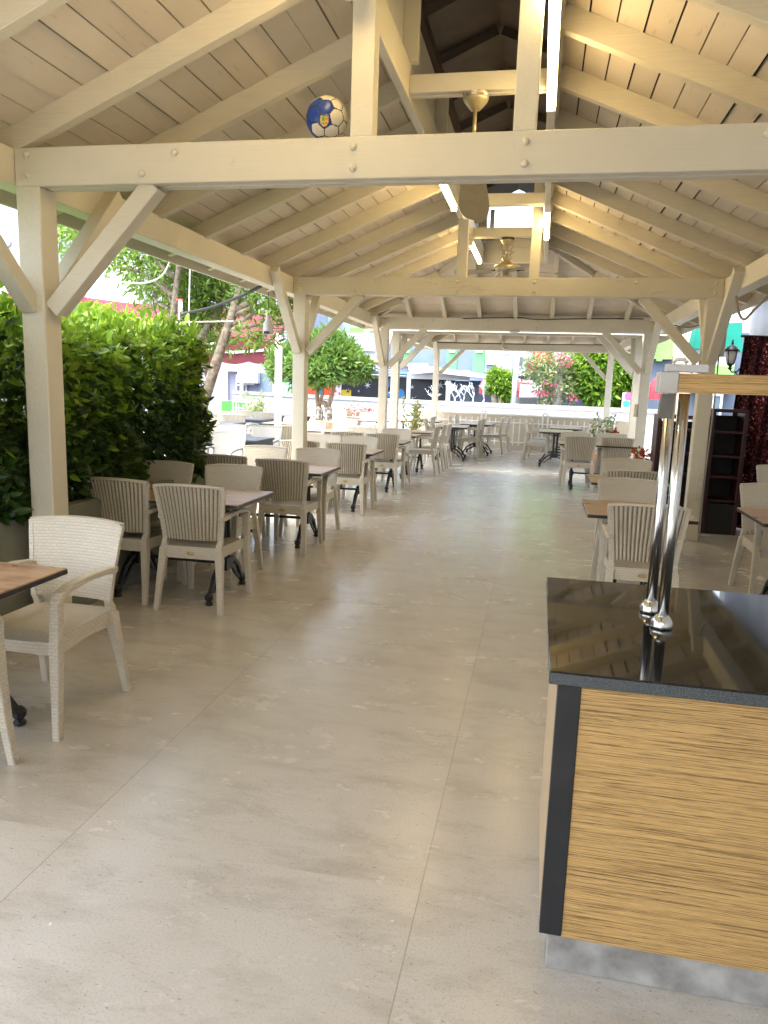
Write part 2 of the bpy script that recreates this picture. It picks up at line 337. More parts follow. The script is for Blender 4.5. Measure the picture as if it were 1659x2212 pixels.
def thing(name, label, cat, loc=(0,0,0), rz=0, group=None):
    o = bpy.data.objects.new(name, None); COL.objects.link(o); o.empty_display_size = .1
    o.location = loc; o.rotation_euler = (0, 0, rz); return tag(o, label, cat, group)
def dup(root, loc, rz, label, group=None):
    r = root.copy(); COL.objects.link(r); r.location = loc; r.rotation_euler = (0, 0, rz); r['label'] = label
    if group: r['group'] = group
    for ch in list(root.children):
        c = ch.copy(); COL.objects.link(c); c.parent = r
        for g2 in list(ch.children):
            d = g2.copy(); COL.objects.link(d); d.parent = c
    return r
def mesh_np(name, V, F, mats, mi=None, parent=None):
    me = bpy.data.meshes.new(name); V = np.asarray(V, np.float32); F = np.asarray(F, np.int32); k = F.shape[1]
    me.vertices.add(len(V)); me.vertices.foreach_set('co', V.ravel()); me.loops.add(F.size); me.loops.foreach_set('vertex_index', F.ravel())
    me.polygons.add(len(F)); me.polygons.foreach_set('loop_start', np.arange(0, F.size, k, dtype=np.int32))
    for m_ in (mats if isinstance(mats, (list, tuple)) else [mats]): me.materials.append(m_)
    if mi is not None: me.polygons.foreach_set('material_index', np.asarray(mi, np.int32))
    me.update(calc_edges=True); me.validate()
    o = bpy.data.objects.new(name, me); COL.objects.link(o)
    if parent: o.parent = parent
    return o
def leaves(name, P, D, mats, size=.06, asp=.42, mi=None, parent=None, seed=1, jit=.35, rnd=.6):
    "leaf cards: folded diamonds at points P pointing roughly along D"
    rs = np.random.RandomState(seed); P = np.asarray(P); n = len(P); D = np.asarray(D) + rs.normal(0, rnd, (n, 3))
    D /= np.linalg.norm(D, axis=1, keepdims=True)+1e-9
    S = np.cross(D, rs.normal(0, 1, (n, 3))); S /= np.linalg.norm(S, axis=1, keepdims=True)+1e-9; N = np.cross(D, S)
    L = size*(1+rs.uniform(-jit, jit, (n, 1))); W = L*asp
    m1 = P + D*L*.42
    V = np.empty((n, 6, 3)); V[:, 0] = P; V[:, 1] = P+D*L*.3+S*W*.48+N*L*.06; V[:, 2] = P+D*L*.68+S*W*.38+N*L*.02
    V[:, 3] = P+D*L-N*L*.12; V[:, 4] = P+D*L*.68-S*W*.38+N*L*.02; V[:, 5] = P+D*L*.3-S*W*.48+N*L*.06
    b = np.arange(n)[:, None]*6
    F = np.stack([np.hstack([b, b+1, b+2, b+3]), np.hstack([b, b+3, b+4, b+5])], 1).reshape(-1, 4)
    return mesh_np(name, V.reshape(-1, 3), F, mats, None if mi is None else np.repeat(mi, 2), parent)
def blob_pts(blobs, n, seed, shell=.55):
    rs = np.random.RandomState(seed); wts = np.array([b[3]*b[4]*b[5] for b in blobs])**.67; wts /= wts.sum()
    idx = rs.choice(len(blobs), n, p=wts); d = rs.normal(0, 1, (n, 3)); d /= np.linalg.norm(d, axis=1, keepdims=True)
    r = shell + (1-shell)*rs.uniform(0, 1, (n, 1))**.6; r *= 1+.16*np.sin(7*d[:, :1]+3*d[:, 1:2]*5)*rs.uniform(.3, 1, (n, 1))
    B = np.array(blobs)[idx]; return B[:, :3]+d*r*B[:, 3:6], d + np.array([0, 0, -.15])

# ============================================================ SETTING
tag(MB().box(-500, 500, -200, 900, -.3, -.06).build('ground', ASPHALT), kind='structure')
tag(MB().box(-13, 3.4, -4, 24, -.055, 0).build('terrace_floor', FLOOR), kind='structure')
# ============================================================ PAVILION
CX = -.52                                            # ridge line
XL0, XL1, XR0, XR1 = -2.93, -2.78, 1.66, 1.81
ZB, ZT = 2.62, 2.82                                  # tie beams
SL = .418
def zraf(x): return 2.83 + SL*(2.87-abs(x-CX)+CX*-1-.0) if False else 2.83 + SL*((2.35)-abs(x-CX))
PAV = thing('pavilion', 'long cream painted timber pavilion with raised roof lantern over the dining aisle', 'pavilion', (0, 0, 0))
PAV2 = thing('pavilion', 'smaller cream timber pavilion at the far end, beyond the long one', 'pavilion', (0, 0, 0))
def post(x0, x1, y0, y1, par, z1=ZB):
    MB().box(x0, x1, y0, y1, 0, z1).build('post', PAINT, par, .006)
def bolt(par, x, y, z):
    mb = MB(); mb.lathe([(.0185, 0), (.0185, .006), (.014, .014), (.005, .018)], seg=10)
    mb.v = [(x+a, y-c, z+b) for a, b, c in mb.v]; return mb.build('bolt', PAINT, par, smooth=True)
def tiebeam(y, par, x0=-2.93, x1=1.81, bolts=True, wood=None):
    # two planks with a slot between, bolted together
    mb = MB(); mb.box(x0, x1, y, y+.062, ZB, ZT); mb.box(x0, x1, y+.084, y+.15, ZB, ZT); mb.box(x0, x1, y+.062, y+.084, ZB+.02, ZT-.01)
    for xx in (-2.0, -1.0, -.5, .6): mb.box(xx, xx+.12, y+.062, y+.084, ZB+.001, ZB+.02)
    b = mb.build('tie_beam', TIEWOOD if 8 < y < 9 else PAINT, par, .004)
    if bolts:
        for x, z in ((-2.85, .16), (-2.85, .06), (-1.97, .15), (-2.16, .05), (-1.0, .15), (-1.0, .05), (-.15, .15), (-.15, .05), (.92, .15), (1.1, .05), (1.73, .15), (1.73, .05)):
            bolt(b, x, y, ZB+z)
    return b
def braces(y, par, front=True):
    c = y+.075
    for s in (-1, 1):
        xi = XL1 if s < 0 else XR0
        # across
        MB().bar((xi-s*.02, c, 1.96), (xi-s*.66, c, ZB+.01), .1, .1, (0, 1, 0)).build('brace', PAINT, par, .004)
        xc = -2.93 if s < 0 else 1.81
        MB().bar((xc+.05*-s, y+.13, 1.97), (xc+.045*-s, y+.93, 2.79), .085, .1, (1, 0, 0)).build('brace', PAINT, par, .004)
        MB().bar((xc+.05*-s, y+.02, 1.97), (xc+.045*-s, y-.78, 2.79), .085, .1, (1, 0, 0)).build('brace', PAINT, par, .004)
YF = (3.84, 8.62, 13.5)
Y0, Y1 = -1.9, 13.65
for y in (-1.0,)+YF:
    tiebeam(y, PAV, bolts=y > 0)
    for x0, x1 in ((XL0, XL1), (XR0, XR1)): post(x0, x1, y, y+.15, PAV)
    braces(y, PAV)
for x0, x1 in ((-3.075, -2.933), (1.813, 1.955)):
    for a, b in ((Y0, 1.6), (1.602, 8.7), (8.702, 13.64)):
        MB().box(x0, x1, a, b, 2.625, 2.82).build('eave_beam', PAINT, PAV, .005)
# plates, king posts, collars
YH = 11.55
MB().box(-1.02, -.965, Y0, YH, 3.44, 3.66).build('ridge_plate', PAINT, PAV, .004)
MB().box(-.085, -.03, Y0, YH, 3.44, 3.66).build('ridge_plate', PAINT, PAV, .004)
MB().box(-1.02, -.03, YH, YH+.06, 3.44, 3.66).build('ridge_plate', PAINT, PAV, .004)
for y in YF[:2]+(-1.0,):
    MB().box(-1.02, -.905, y+.004, y+.11, ZT, 3.44).build('king_post', PAINT, PAV, .004)
    MB().box(-.215, -.105, y+.004, y+.11, ZT, 3.44 if y < 0 else 4.0).build('king_post', PAINT, PAV, .004)
for y in (1.6, 5.1, 8.1, 9.75):
    mb = MB(); mb.box(-.965, -.085, y, y+.04, 3.47, 3.58); mb.box(-.965, -.085, y+.055, y+.095, 3.465, 3.575); mb.box(-.96, -.09, y+.04, y+.055, 3.485, 3.57)
    mb.build('collar_beam', PAINT, PAV, .003)
# rafters
ry = [3.85+.8*k for k in range(-7, 10)]
def rafter(p, q, par): MB().bar(p, q, .068, .13, (0, 0, 1)).build('rafter', RAFT, par, .003)
XE = 2.82                                             # eave distance from ridge line (fascia)
for y in ry:
    if y > YH: continue
    for s in (-1, 1):
        rafter((CX+s*.5, y+.03, zraf(CX+.5)+.07), (CX+s*(XE-.03), y+.03, zraf(CX+XE-.03)+.07), PAV)
# hip end: hips, jack rafters
def hipz(y): return 3.63 - SL*(y-YH)
for s in (-1, 1):
    rafter((CX+s*.5, YH+.03, 3.70), (CX+s*(XE-.06), YH+2.28, zraf(CX+XE-.06)+.07), PAV)
    for y in (12.25, 13.0):
        xin = .5+(y-YH)
        rafter((CX+s*xin, y, zraf(CX+xin)+.07), (CX+s*(XE-.03), y, zraf(CX+XE-.03)+.07), PAV)
for x in [CX+.62*k for k in (-3, -2, -1, 0, 1, 2, 3)]:
    ys = max(YH+.03, YH+abs(x-CX)-.5)
    rafter((x, ys, hipz(ys)+.07), (x, YH+2.28, hipz(YH+2.28)+.07), PAV)
# roof boards: one board per strip with small gaps, roofing sheet above
def deck(par, strips, name='roof_boards', m=None):
    mb = MB()
    for a, b, c, d in strips:                         # quad corners, board thickness straight up
        for q in [(a, b, c, d)]:
            vs = [Vector(p) for p in q]; up = Vector((0, 0, .018)); n = len(mb.v)
            mb.add(vs+[v+up for v in vs], [(3,2,1,0),(4,5,6,7),(0,1,5,4),(1,2,6,5),(2,3,7,6),(3,0,4,7)])
    return mb.build(name, m or BOARD, par)
def slope_strips(ya, yb, s, x_in, x_out, hip=None, bw=.148, off=.139):
    out = []; x = x_in; i = 0
    while x < x_out-.02:
        g = R.uniform(.006, .013) if R.random() > .12 else .022
        x2 = min(x+bw, x_out); y2 = yb
        cuts = [ya]
        y = ya + R.uniform(.6, 3)
        y = ya + .8*R.randint(1, 3) + (3.91-ya) % .8
        while y < yb-.8: cuts.append(y); y += R.choice((2.4, 3.2, 4.0))
        cuts.append(yb)
        for c0, c1 in zip(cuts[:-1], cuts[1:]):
            e1 = c1 if c1 < yb else (yb if hip is None else hip+(x+bw/2-.5))
            dz = R.uniform(-.003, .003)
            f = lambda xx, dz=dz: zraf(CX+xx)+off+dz
            A, B = (CX+s*x, CX+s*(x2-g)); e2 = e1
            ee1 = e1 if (c1 < yb or hip is None) else hip+(x-.5); ee2 = e1 if (c1 < yb or hip is None) else hip+(x2-.5)
            tw = R.uniform(-.003, .003)
            q = [(A, c0+.002, f(x)), (B, c0+.002, f(x2)+tw), (B, ee2-.002, f(x2)+tw), (A, ee1-.002, f(x))]
            out.append(q if s > 0 else [q[1], q[0], q[3], q[2]])
        x = x2
    return out
XIN = .505
st = []
for s in (-1, 1): st += slope_strips(Y0, YH, s, XIN, XE, YH)
deck(PAV, st)
# hip end boards run across
st = []; y = YH; 
while y < YH+2.3:
    y2 = min(y+.148, YH+2.32); a, b = .5+(y-YH), .5+(y2-YH); g = R.uniform(.006, .013); dz = R.uniform(-.003, .003)
    st.append([(CX-a, y, hipz(y)+.139+dz), (CX+a, y, hipz(y)+.139+dz), (CX+b, y2-g, hipz(y2)+.139+dz), (CX-b, y2-g, hipz(y2)+.139+dz)]); y = y2
deck(PAV, st)
# roof covering
def cover(par, ya, yh, yend, apex=.53, lift=.20, yfront=None):
    mb = MB(); yfront = ya if yfront is None else yfront
    for s in (-1, 1):
        q = [(CX+s*apex, yfront, zraf(CX+apex)+lift), (CX+s*XE, ya, zraf(CX+XE)+lift), (CX+s*XE, yend, zraf(CX+XE)+lift), (CX+s*apex, yh, zraf(CX+apex)+lift)]
        mb.prism(q, (0, 0, .06))
    mb.prism([(CX-apex, yh, zraf(CX+apex)+lift), (CX+apex, yh, zraf(CX+apex)+lift), (CX+XE, yend, zraf(CX+XE)+lift), (CX-XE, yend, zraf(CX+XE)+lift)], (0, 0, .06))
    return mb.build('roof_covering', ROOFFELT, par)
cover(PAV, Y0, YH, YH+2.32)
# fascia boards
zf = zraf(CX+XE)
for s in (-1, 1):
    a = CX+s*(XE+.012); MB().box(a-.012, a+.012, Y0, YH+2.34, zf-.005, zf+.19).build('fascia_board', PAINT, PAV, .003)
MB().box(CX-XE, CX+XE, YH+2.325, YH+2.35, zf-.005, zf+.19).build('fascia_board', PAINT, PAV, .003)
# roof lantern: low side walls, studs, dark little gable roof, open far end
LAN = (-1.03, -.02)
for x, s in ((LAN[0], -1), (LAN[1], 1)):
    mb = MB(); mb.box(x-.012, x+.012, Y0, YH, 3.66, 4.12); mb.build('lantern_wall', noisy('daylit_lantern_wall', (.45, .44, .40), (.54, .53, .49), .7, 4) if s < 0 else PAINT, PAV)  # left wall's pale grey has the lantern daylight put into its colour
    y = -.9
    while y < YH:
        MB().box(x+.013*-s*-1*-1 if False else (x+.014 if s < 0 else x-.084), (x+.114 if s < 0 else x-.014), y+.0, y+.06, 3.66, 4.12).build('lantern_stud', PAINT, PAV, .003); y += 1.5
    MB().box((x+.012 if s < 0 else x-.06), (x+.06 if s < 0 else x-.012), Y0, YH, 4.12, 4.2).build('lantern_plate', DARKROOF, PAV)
def lz(x): return 4.22 + .42*(.62-abs(x-CX))
for s in (-1, 1):
    mb = MB(); x = 0
    while x < .74:
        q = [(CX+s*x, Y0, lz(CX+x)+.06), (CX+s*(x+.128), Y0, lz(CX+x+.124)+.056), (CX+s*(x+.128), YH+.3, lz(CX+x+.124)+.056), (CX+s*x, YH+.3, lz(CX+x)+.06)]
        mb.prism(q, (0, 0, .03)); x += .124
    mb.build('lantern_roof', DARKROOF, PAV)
    y = Y0+.4
    while y < YH:
        MB().bar((CX+s*.02, y, lz(CX)+.02), (CX+s*.66, y, lz(CX+.66)+.02), .05, .08).build('lantern_rafter', DARKROOF, PAV); y += .82
MB().prism([(CX-.8, Y0, 4.2), (CX, Y0, 4.62), (CX+.8, Y0, 4.2)], (0, -.02, 0)).build('lantern_gable', DARKROOF, PAV)
MB().prism([(CX-.5, Y0-.002, 3.66), (CX-.5, Y0-.002, 4.2), (CX+.5, Y0-.002, 4.2), (CX+.5, Y0-.002, 3.66)], (0, -.02, 0)).build('lantern_wall', PAINT, PAV)
mb = MB(); mb.box(-1.0, -.05, YH+.002, YH+.05, 3.66, 3.76); mb.box(-1.0, -.94, YH, YH+.05, 3.76, 4.2); mb.box(-.11, -.05, YH, YH+.05, 3.76, 4.2); mb.box(-.9, -.84, YH, YH+.05, 3.76, 4.2)
mb.build('lantern_window_frame', PAINT, PAV, .003)
# ---- second pavilion (hip roof sloping to its own far tie beam)
YA, YB2 = 14.62, 20.5
for y in (YA, YB2):
    tiebeam(y, PAV2, bolts=False)
    for x0, x1 in ((XL0, XL1), (XR0, XR1)): post(x0, x1, y, y+.15, PAV2)
    for s in (-1, 1):
        xi = XL1 if s < 0 else XR0
        MB().bar((xi-s*.02, y+.075, 1.96), (xi-s*.66, y+.075, ZB+.01), .1, .1, (0, 1, 0)).build('brace', PAINT, PAV2, .004)
        xc = (XL0+XL1)/2 if s < 0 else (XR0+XR1)/2; d = 1 if y == YA else -1
        MB().bar((xc-s*.05, y+.075+d*.06, 1.97), (xc-s*.045, y+.075+d*.86, 2.79), .085, .1, (1, 0, 0)).build('brace', PAINT, PAV2, .004)
for x0, x1 in ((-3.075, -2.933), (1.813, 1.955)): MB().box(x0, x1, YA, YB2+.15, 2.625, 2.82).build('eave_beam', PAINT, PAV2, .005)
YR0, YR1 = YA+1.95, YB2-1.9
for i in range(7):
    y = YA+.35+.83*i
    if YR0 <= y <= YR1:
        for s in (-1, 1): rafter((CX+s*.03, y, zraf(CX+.03)+.07), (CX+s*(XE-.03), y, zraf(CX+XE-.03)+.07), PAV2)
def hz2(y, d): return zraf(CX) - SL*1.22*(d*(y-(YR1 if d > 0 else YR0)))
st = []
for s in (-1, 1): 
    x = 0
    while x < XE-.02:
        x2 = min(x+.148, XE); g = .006; k = .82
        q = [(CX+s*x, YR0-x*k, zraf(CX+x)+.139), (CX+s*(x2-g), YR0-x2*k, zraf(CX+x2)+.139), (CX+s*(x2-g), YR1+x2*k, zraf(CX+x2)+.139), (CX+s*x, YR1+x*k, zraf(CX+x)+.139)]
        st.append(q if s > 0 else [q[1], q[0], q[3], q[2]])
        for yy, d in ((YR1, 1), (YR0, -1)):
            q = [(CX-x, yy+d*x*k, zraf(CX+x)+.139), (CX+x, yy+d*x*k, zraf(CX+x)+.139), (CX+x2-g, yy+d*(x2-g)*k, zraf(CX+x2)+.139), (CX-x2+g, yy+d*(x2-g)*k, zraf(CX+x2)+.139)]
            if s > 0: st.append(q if d > 0 else [q[1], q[0], q[3], q[2]])
        x = x2
deck(PAV2, st)
for x in [CX+.62*k for k in range(-4, 5)]:
    for yy, d in ((YR1, 1), (YR0, -1)):
        ax = abs(x-CX)
        if ax > 2.6: continue
        rafter((x, yy+d*(ax+.05)*.82, zraf(CX+ax+.05)+.07), (x, yy+d*(XE-.03)*.82, zraf(CX+XE-.03)+.07), PAV2)
for s in (-1, 1):
    for yy, d in ((YR1, 1), (YR0, -1)): rafter((CX, yy, zraf(CX)+.05), (CX+s*(XE-.05), yy+d*(XE-.05)*.82, zraf(CX+XE-.05)+.05), PAV2)
mb = MB(); k = .82
for s in (-1, 1): mb.prism([(CX, YR0, zraf(CX)+.20), (CX+s*XE, YR0-XE*k, zf+.20), (CX+s*XE, YR1+XE*k, zf+.20), (CX, YR1, zraf(CX)+.20)], (0, 0, .05))
for yy, d in ((YR1, 1), (YR0, -1)): mb.prism([(CX, yy, zraf(CX)+.20), (CX-XE, yy+d*XE*k, zf+.20), (CX+XE, yy+d*XE*k, zf+.20)], (0, 0, .05))
mb.build('roof_covering', ROOFFELT, PAV2)
for s in (-1, 1):
    a = CX+s*(XE+.012); MB().box(a-.012, a+.012, YR0-XE*k, YR1+XE*k, zf-.005, zf+.19).build('fascia_board', PAINT, PAV2, .003)
for y in (YR0-XE*k-.03, YR1+XE*k+.005): MB().box(CX-XE, CX+XE, y, y+.025, zf-.005, zf+.19).build('fascia_board', PAINT, PAV2, .003)
# ============================================================ LAMPS, FANS, FITTINGS
def tubelamp(x, ya, yb, label, z=3.43):
    t = thing('tube_lamp', label, 'lamp', (x, (ya+yb)/2, z), 0, 'fluorescent tubes under the ridge plates')
    L = (yb-ya)/2
    MB().tube([(0, -L+.03, -.032), (0, L-.03, -.032)], .027, 12).build('tube', TUBE, t, smooth=True)
    mb = MB(); mb.box(-.03, .03, -L, L, -.006, .008); mb.box(-.03, .03, -L, -L+.03, -.062, -.006); mb.box(-.03, .03, L-.03, L, -.062, -.006)
    mb.build('lamp_body', WHITEMETAL, t, .003)
tubelamp(-.057, 3.7, 5.25, 'glowing tube lamp nearest the camera, right of the front fan', 3.43)
tubelamp(-.057, 8.0, 9.5, 'glowing tube lamp on the right plate over the second tie beam', 3.43)
tubelamp(-.99, 6.55, 7.95, 'glowing tube lamp half hidden by the drooping fan blade', 3.43)
tubelamp(-.99, 9.75, 11.2, 'glowing tube lamp left of the far hanging fan', 3.43)
tubelamp(-.99, 2.2, 3.7, 'tube lamp overhead on the left plate before the first tie beam', 3.43)
def fan(y, label, zc, zm, angs, droop, wires):
    t = thing('ceiling_fan', label, 'fan', (-.535, y+.045, 0), 0, 'ceiling fans on the collar beams')
    MB().lathe([(.03, zc-.10), (.045, zc-.085), (.075, zc-.05), (.082, zc-.035), (.082, zc-.03)], seg=20).build('canopy', BRASS, t, smooth=True)
    MB().lathe([(.084, zc-.03), (.086, zc-.004)], seg=20).build('mounting_ring', DARKROOF if wires else noisy('worn_white_ring', (.08, .06, .05), (.7, .66, .58), .6, 30), t)
    MB().tube([(0, 0, zm+.1), (0, 0, zc-.09)], .013, 10).build('rod', BRASS, t, smooth=True)
    MB().lathe([(.03, zm-.10), (.055, zm-.09), (.06, zm-.05), (.1, zm-.045), (.145, zm-.02), (.15, zm+.02), (.13, zm+.04), (.075, zm+.055), (.07, zm+.075), (.045, zm+.085), (.06, zm+.11), (.02, zm+.115)], seg=28).build('motor', BRASS, t, smooth=True)
    for i, a in enumerate(angs):
        mb = MB(); pts = []
        n = 22; dr = droop[i]
        for j in range(n+1):
            u = j/n; wd = .075+.04*math.sin(u*PI*.55); 
            if u > .6: wd *= math.sqrt(max(0, 1-((u-.6)/.4)**2))*.98+.02
            pts.append((.17+.47*u, wd, zm-.03-dr*u))
        top = [(r*math.cos(a)-wd*math.sin(a), r*math.sin(a)+wd*math.cos(a), z+.012) for r, wd, z in pts]
        bot = [(r*math.cos(a)+wd*math.sin(a), r*math.sin(a)-wd*math.cos(a), z-.012) for r, wd, z in reversed(pts)]
        poly = top+bot; vs = poly+[(x, yy, z-.007) for x, yy, z in poly]; m = len(poly)
        fs = [(j, j+1, m-2-j, m-1-j) for j in range(n)] + [tuple(reversed([m+j, m+j+1, 2*m-2-j, 2*m-1-j])) for j in range(n)] + [(j, j+m, (j+1) % m+m, (j+1) % m) for j in range(m)]
        mb.add(vs, fs); mb.build('blade', BLADE, t)
        MB().bar((.12*math.cos(a), .12*math.sin(a), zm-.025), (.24*math.cos(a), .24*math.sin(a), zm-.03-dr*.15), .035, .012).build('blade_arm', BLACKMETAL, t)
    if wires:
        mb = MB()
        for k2 in range(5):
            rr = random.Random(k2); pts = [(rr.uniform(-.05, .05)+.07*math.sin(j*1.3+k2*2)*math.sin(PI*j/9), rr.uniform(-.03, .03)+.07*math.cos(j*1.1+k2), zc-.03-(zc-zm-.13)*j/9) for j in range(10)]
            mb.tube(pts, .004, 5)
        mb.build('loose_wire', CABLEG, t)
fan(5.1, 'front ceiling fan on a rod with one cane blade drooping below the beam', 3.465, 3.06, [PI/2+.05, PI/2+.05+1.57, PI/2+3.19, -PI/2+1.62], [.21, .05, .02, .05], False)
fan(9.75, 'far brass ceiling fan hanging on loose wires over the second beam', 3.465, 3.10, [PI+.05, .1, PI/2+.1, -PI/2+.2], [.03, .02, .02, .04], True)
def small(name, label, cat, mb, m, **kw): return tag(mb.build(name, m, None, kw.get('bevel', 0), kw.get('smooth', False)), label, cat, kw.get('group'))
small('ceiling_light', 'small round white light under the third tie beam', 'lamp', MB().lathe([(.02, -.035), (.07, -.03), (.1, -.012), (.102, 0)], (at(1111, 716, 13.55).x, 13.57, 2.62), 20), WHITEP, smooth=True)
mb = MB(); c = at(1086, 752, 20.45); mb.box(c.x-.06, c.x+.06, 20.40, 20.499, 2.76, 2.86); mb.tube([(c.x, 20.42, 2.77), (c.x+.05, 20.3, 2.66)], .05, 10); mb.bar((c.x+.04, 20.36, 2.72), (c.x+.1, 20.28, 2.62), .1, .07)
small('security_camera', 'small camera with cables on the far tie beam', 'camera', mb, SOCKET, bevel=.005)
mb = MB(); mb.box(1.812, 1.89, 8.64, 8.74, 2.02, 2.28); small('junction_box', 'beige junction box on the right post behind the shelf', 'electrical box', mb, SOCKET, bevel=.006)
mb = MB(); mb.box(1.735, 1.80, 8.60, 8.617, .48, .82)
for z in (.56, .65, .74): 
    l = MB().lathe([(.026, 0), (.028, .008), (.018, .010), (.016, .003)], seg=16); mb.add([(1.768+a, 8.60-c2, z+b) for a, b, c2 in l.v], l.f)
small('socket_strip', 'beige triple wall socket low on the right post', 'socket', mb, SOCKET, bevel=.003)
mb = MB(); mb.box(1.60, 1.657, 13.52, 13.60, 1.2, 1.42); small('switch_box', 'beige switch box on the third right post', 'electrical box', mb, SOCKET, bevel=.01)
def cable(label, pts, m, r=.008, name='cable', n=10):
    P = [Vector(p) for p in pts]; out = []
    for i in range(len(P)-1):
        a, b, c, d = P[max(i-1, 0)], P[i], P[i+1], P[min(i+2, len(P)-1)]
        for j in range(n):
            t = j/n; out.append(.5*((2*b)+(c-a)*t+(2*a-5*b+4*c-d)*t*t+(3*b-a-3*c+d)*t**3))
    out.append(P[-1]); small(name, label, 'cable', MB().tube(out, r, 7), m, smooth=True)
cable('grey cable looping below the right eave beam', [at(1659, 640, 7.0), at(1630, 668, 7.0), at(1608, 690, 7.2), at(1596, 675, 7.4), at(1590, 640, 7.5)], CABLEG, .012)
cable('thin black cable slanting between the right posts', [at(1445, 700, 12.5), at(1490, 707, 11), at(1540, 690, 10)], CABLEB, .008)
cable('black cable running beside the second right post down to the socket', [(1.815, 8.6, 2.5), (1.83, 8.605, 1.6), (1.815, 8.605, .7), (1.82, 8.6, .06)], CABLEG, .009)
cable('cable coil lying along the far tie beam', [at(900, 738, 20.4), at(1000, 741, 20.4), at(1150, 744, 20.4), at(1310, 745, 20.4)], CABLEB, .012)
cable('dark cable along the top of the third tie beam', [at(1000, 688, 13.46), at(1120, 686, 13.46), at(1160, 690, 13.46), at(1290, 688, 13.46), at(1390, 689, 13.46)], CABLEB, .008)
cable('black insulated cable from the metal pole to the left eave', [at(393, 690, 8.5), at(398, 678, 8.5), at(460, 663, 8.4), at(530, 635, 8.2), at(565, 617, 8.1)], CABLEB, .018)
cable('white cord hanging beside the metal pole', [at(411, 558, 8.6), at(409, 640, 8.6), at(408, 690, 8.6), at(412, 715, 8.6), at(410, 738, 8.6)], CABLEW, .008)
cable('white cord sagging from the left eave into the tree', [at(375, 540, 8.6), at(350, 595, 8.7), at(300, 612, 8.8), at(232, 604, 9)], CABLEW, .009)
cable('white rope tied between the pole and the leaning trunk', [at(370, 697, 8.6), at(405, 696, 8.6), at(505, 694, 9)], CABLEW, .008)
t = thing('metal_pole', 'metal pole wrapped black at its foot, behind the hedge', 'pole', at(391, 740, 8.55))
t.location.z = 0; h0, h1, h2 = 0, at(391, 695, 8.55).z, at(391, 650, 8.55).z
MB().tube([(0, 0, 0), (0, 0, h1)], .04, 12).build('wrapped_base', CABLEB, t, smooth=True); MB().tube([(0, 0, h1), (0, 0, h2)], .03, 12).build('tube', STEEL, t, smooth=True); MB().tube([(-.05, 0, h2+.01), (.03, 0, h2+.01)], .012, 8).build('red_tip', ORANGE, t)
t = thing('hanging_lamp', 'white bottle shaped lamp hanging on a wire before the leaning tree', 'lamp', at(579, 722, 8.0))
MB().lathe([(.0, 0), (.052, .0), (.055, .02), (.052, .12), (.03, .15), (.026, .2), (.02, .21)], seg=18).build('shade', WHITEP, t, smooth=True); MB().tube([(0, 0, .2), (0, 0, at(579, 630, 8.0).z-at(579, 722, 8.0).z)], .004, 6).build('wire', CABLEB, t); MB().box(-.03, .03, -.057, -.045, -.001, .03).build('sensor', CABLEB, t)
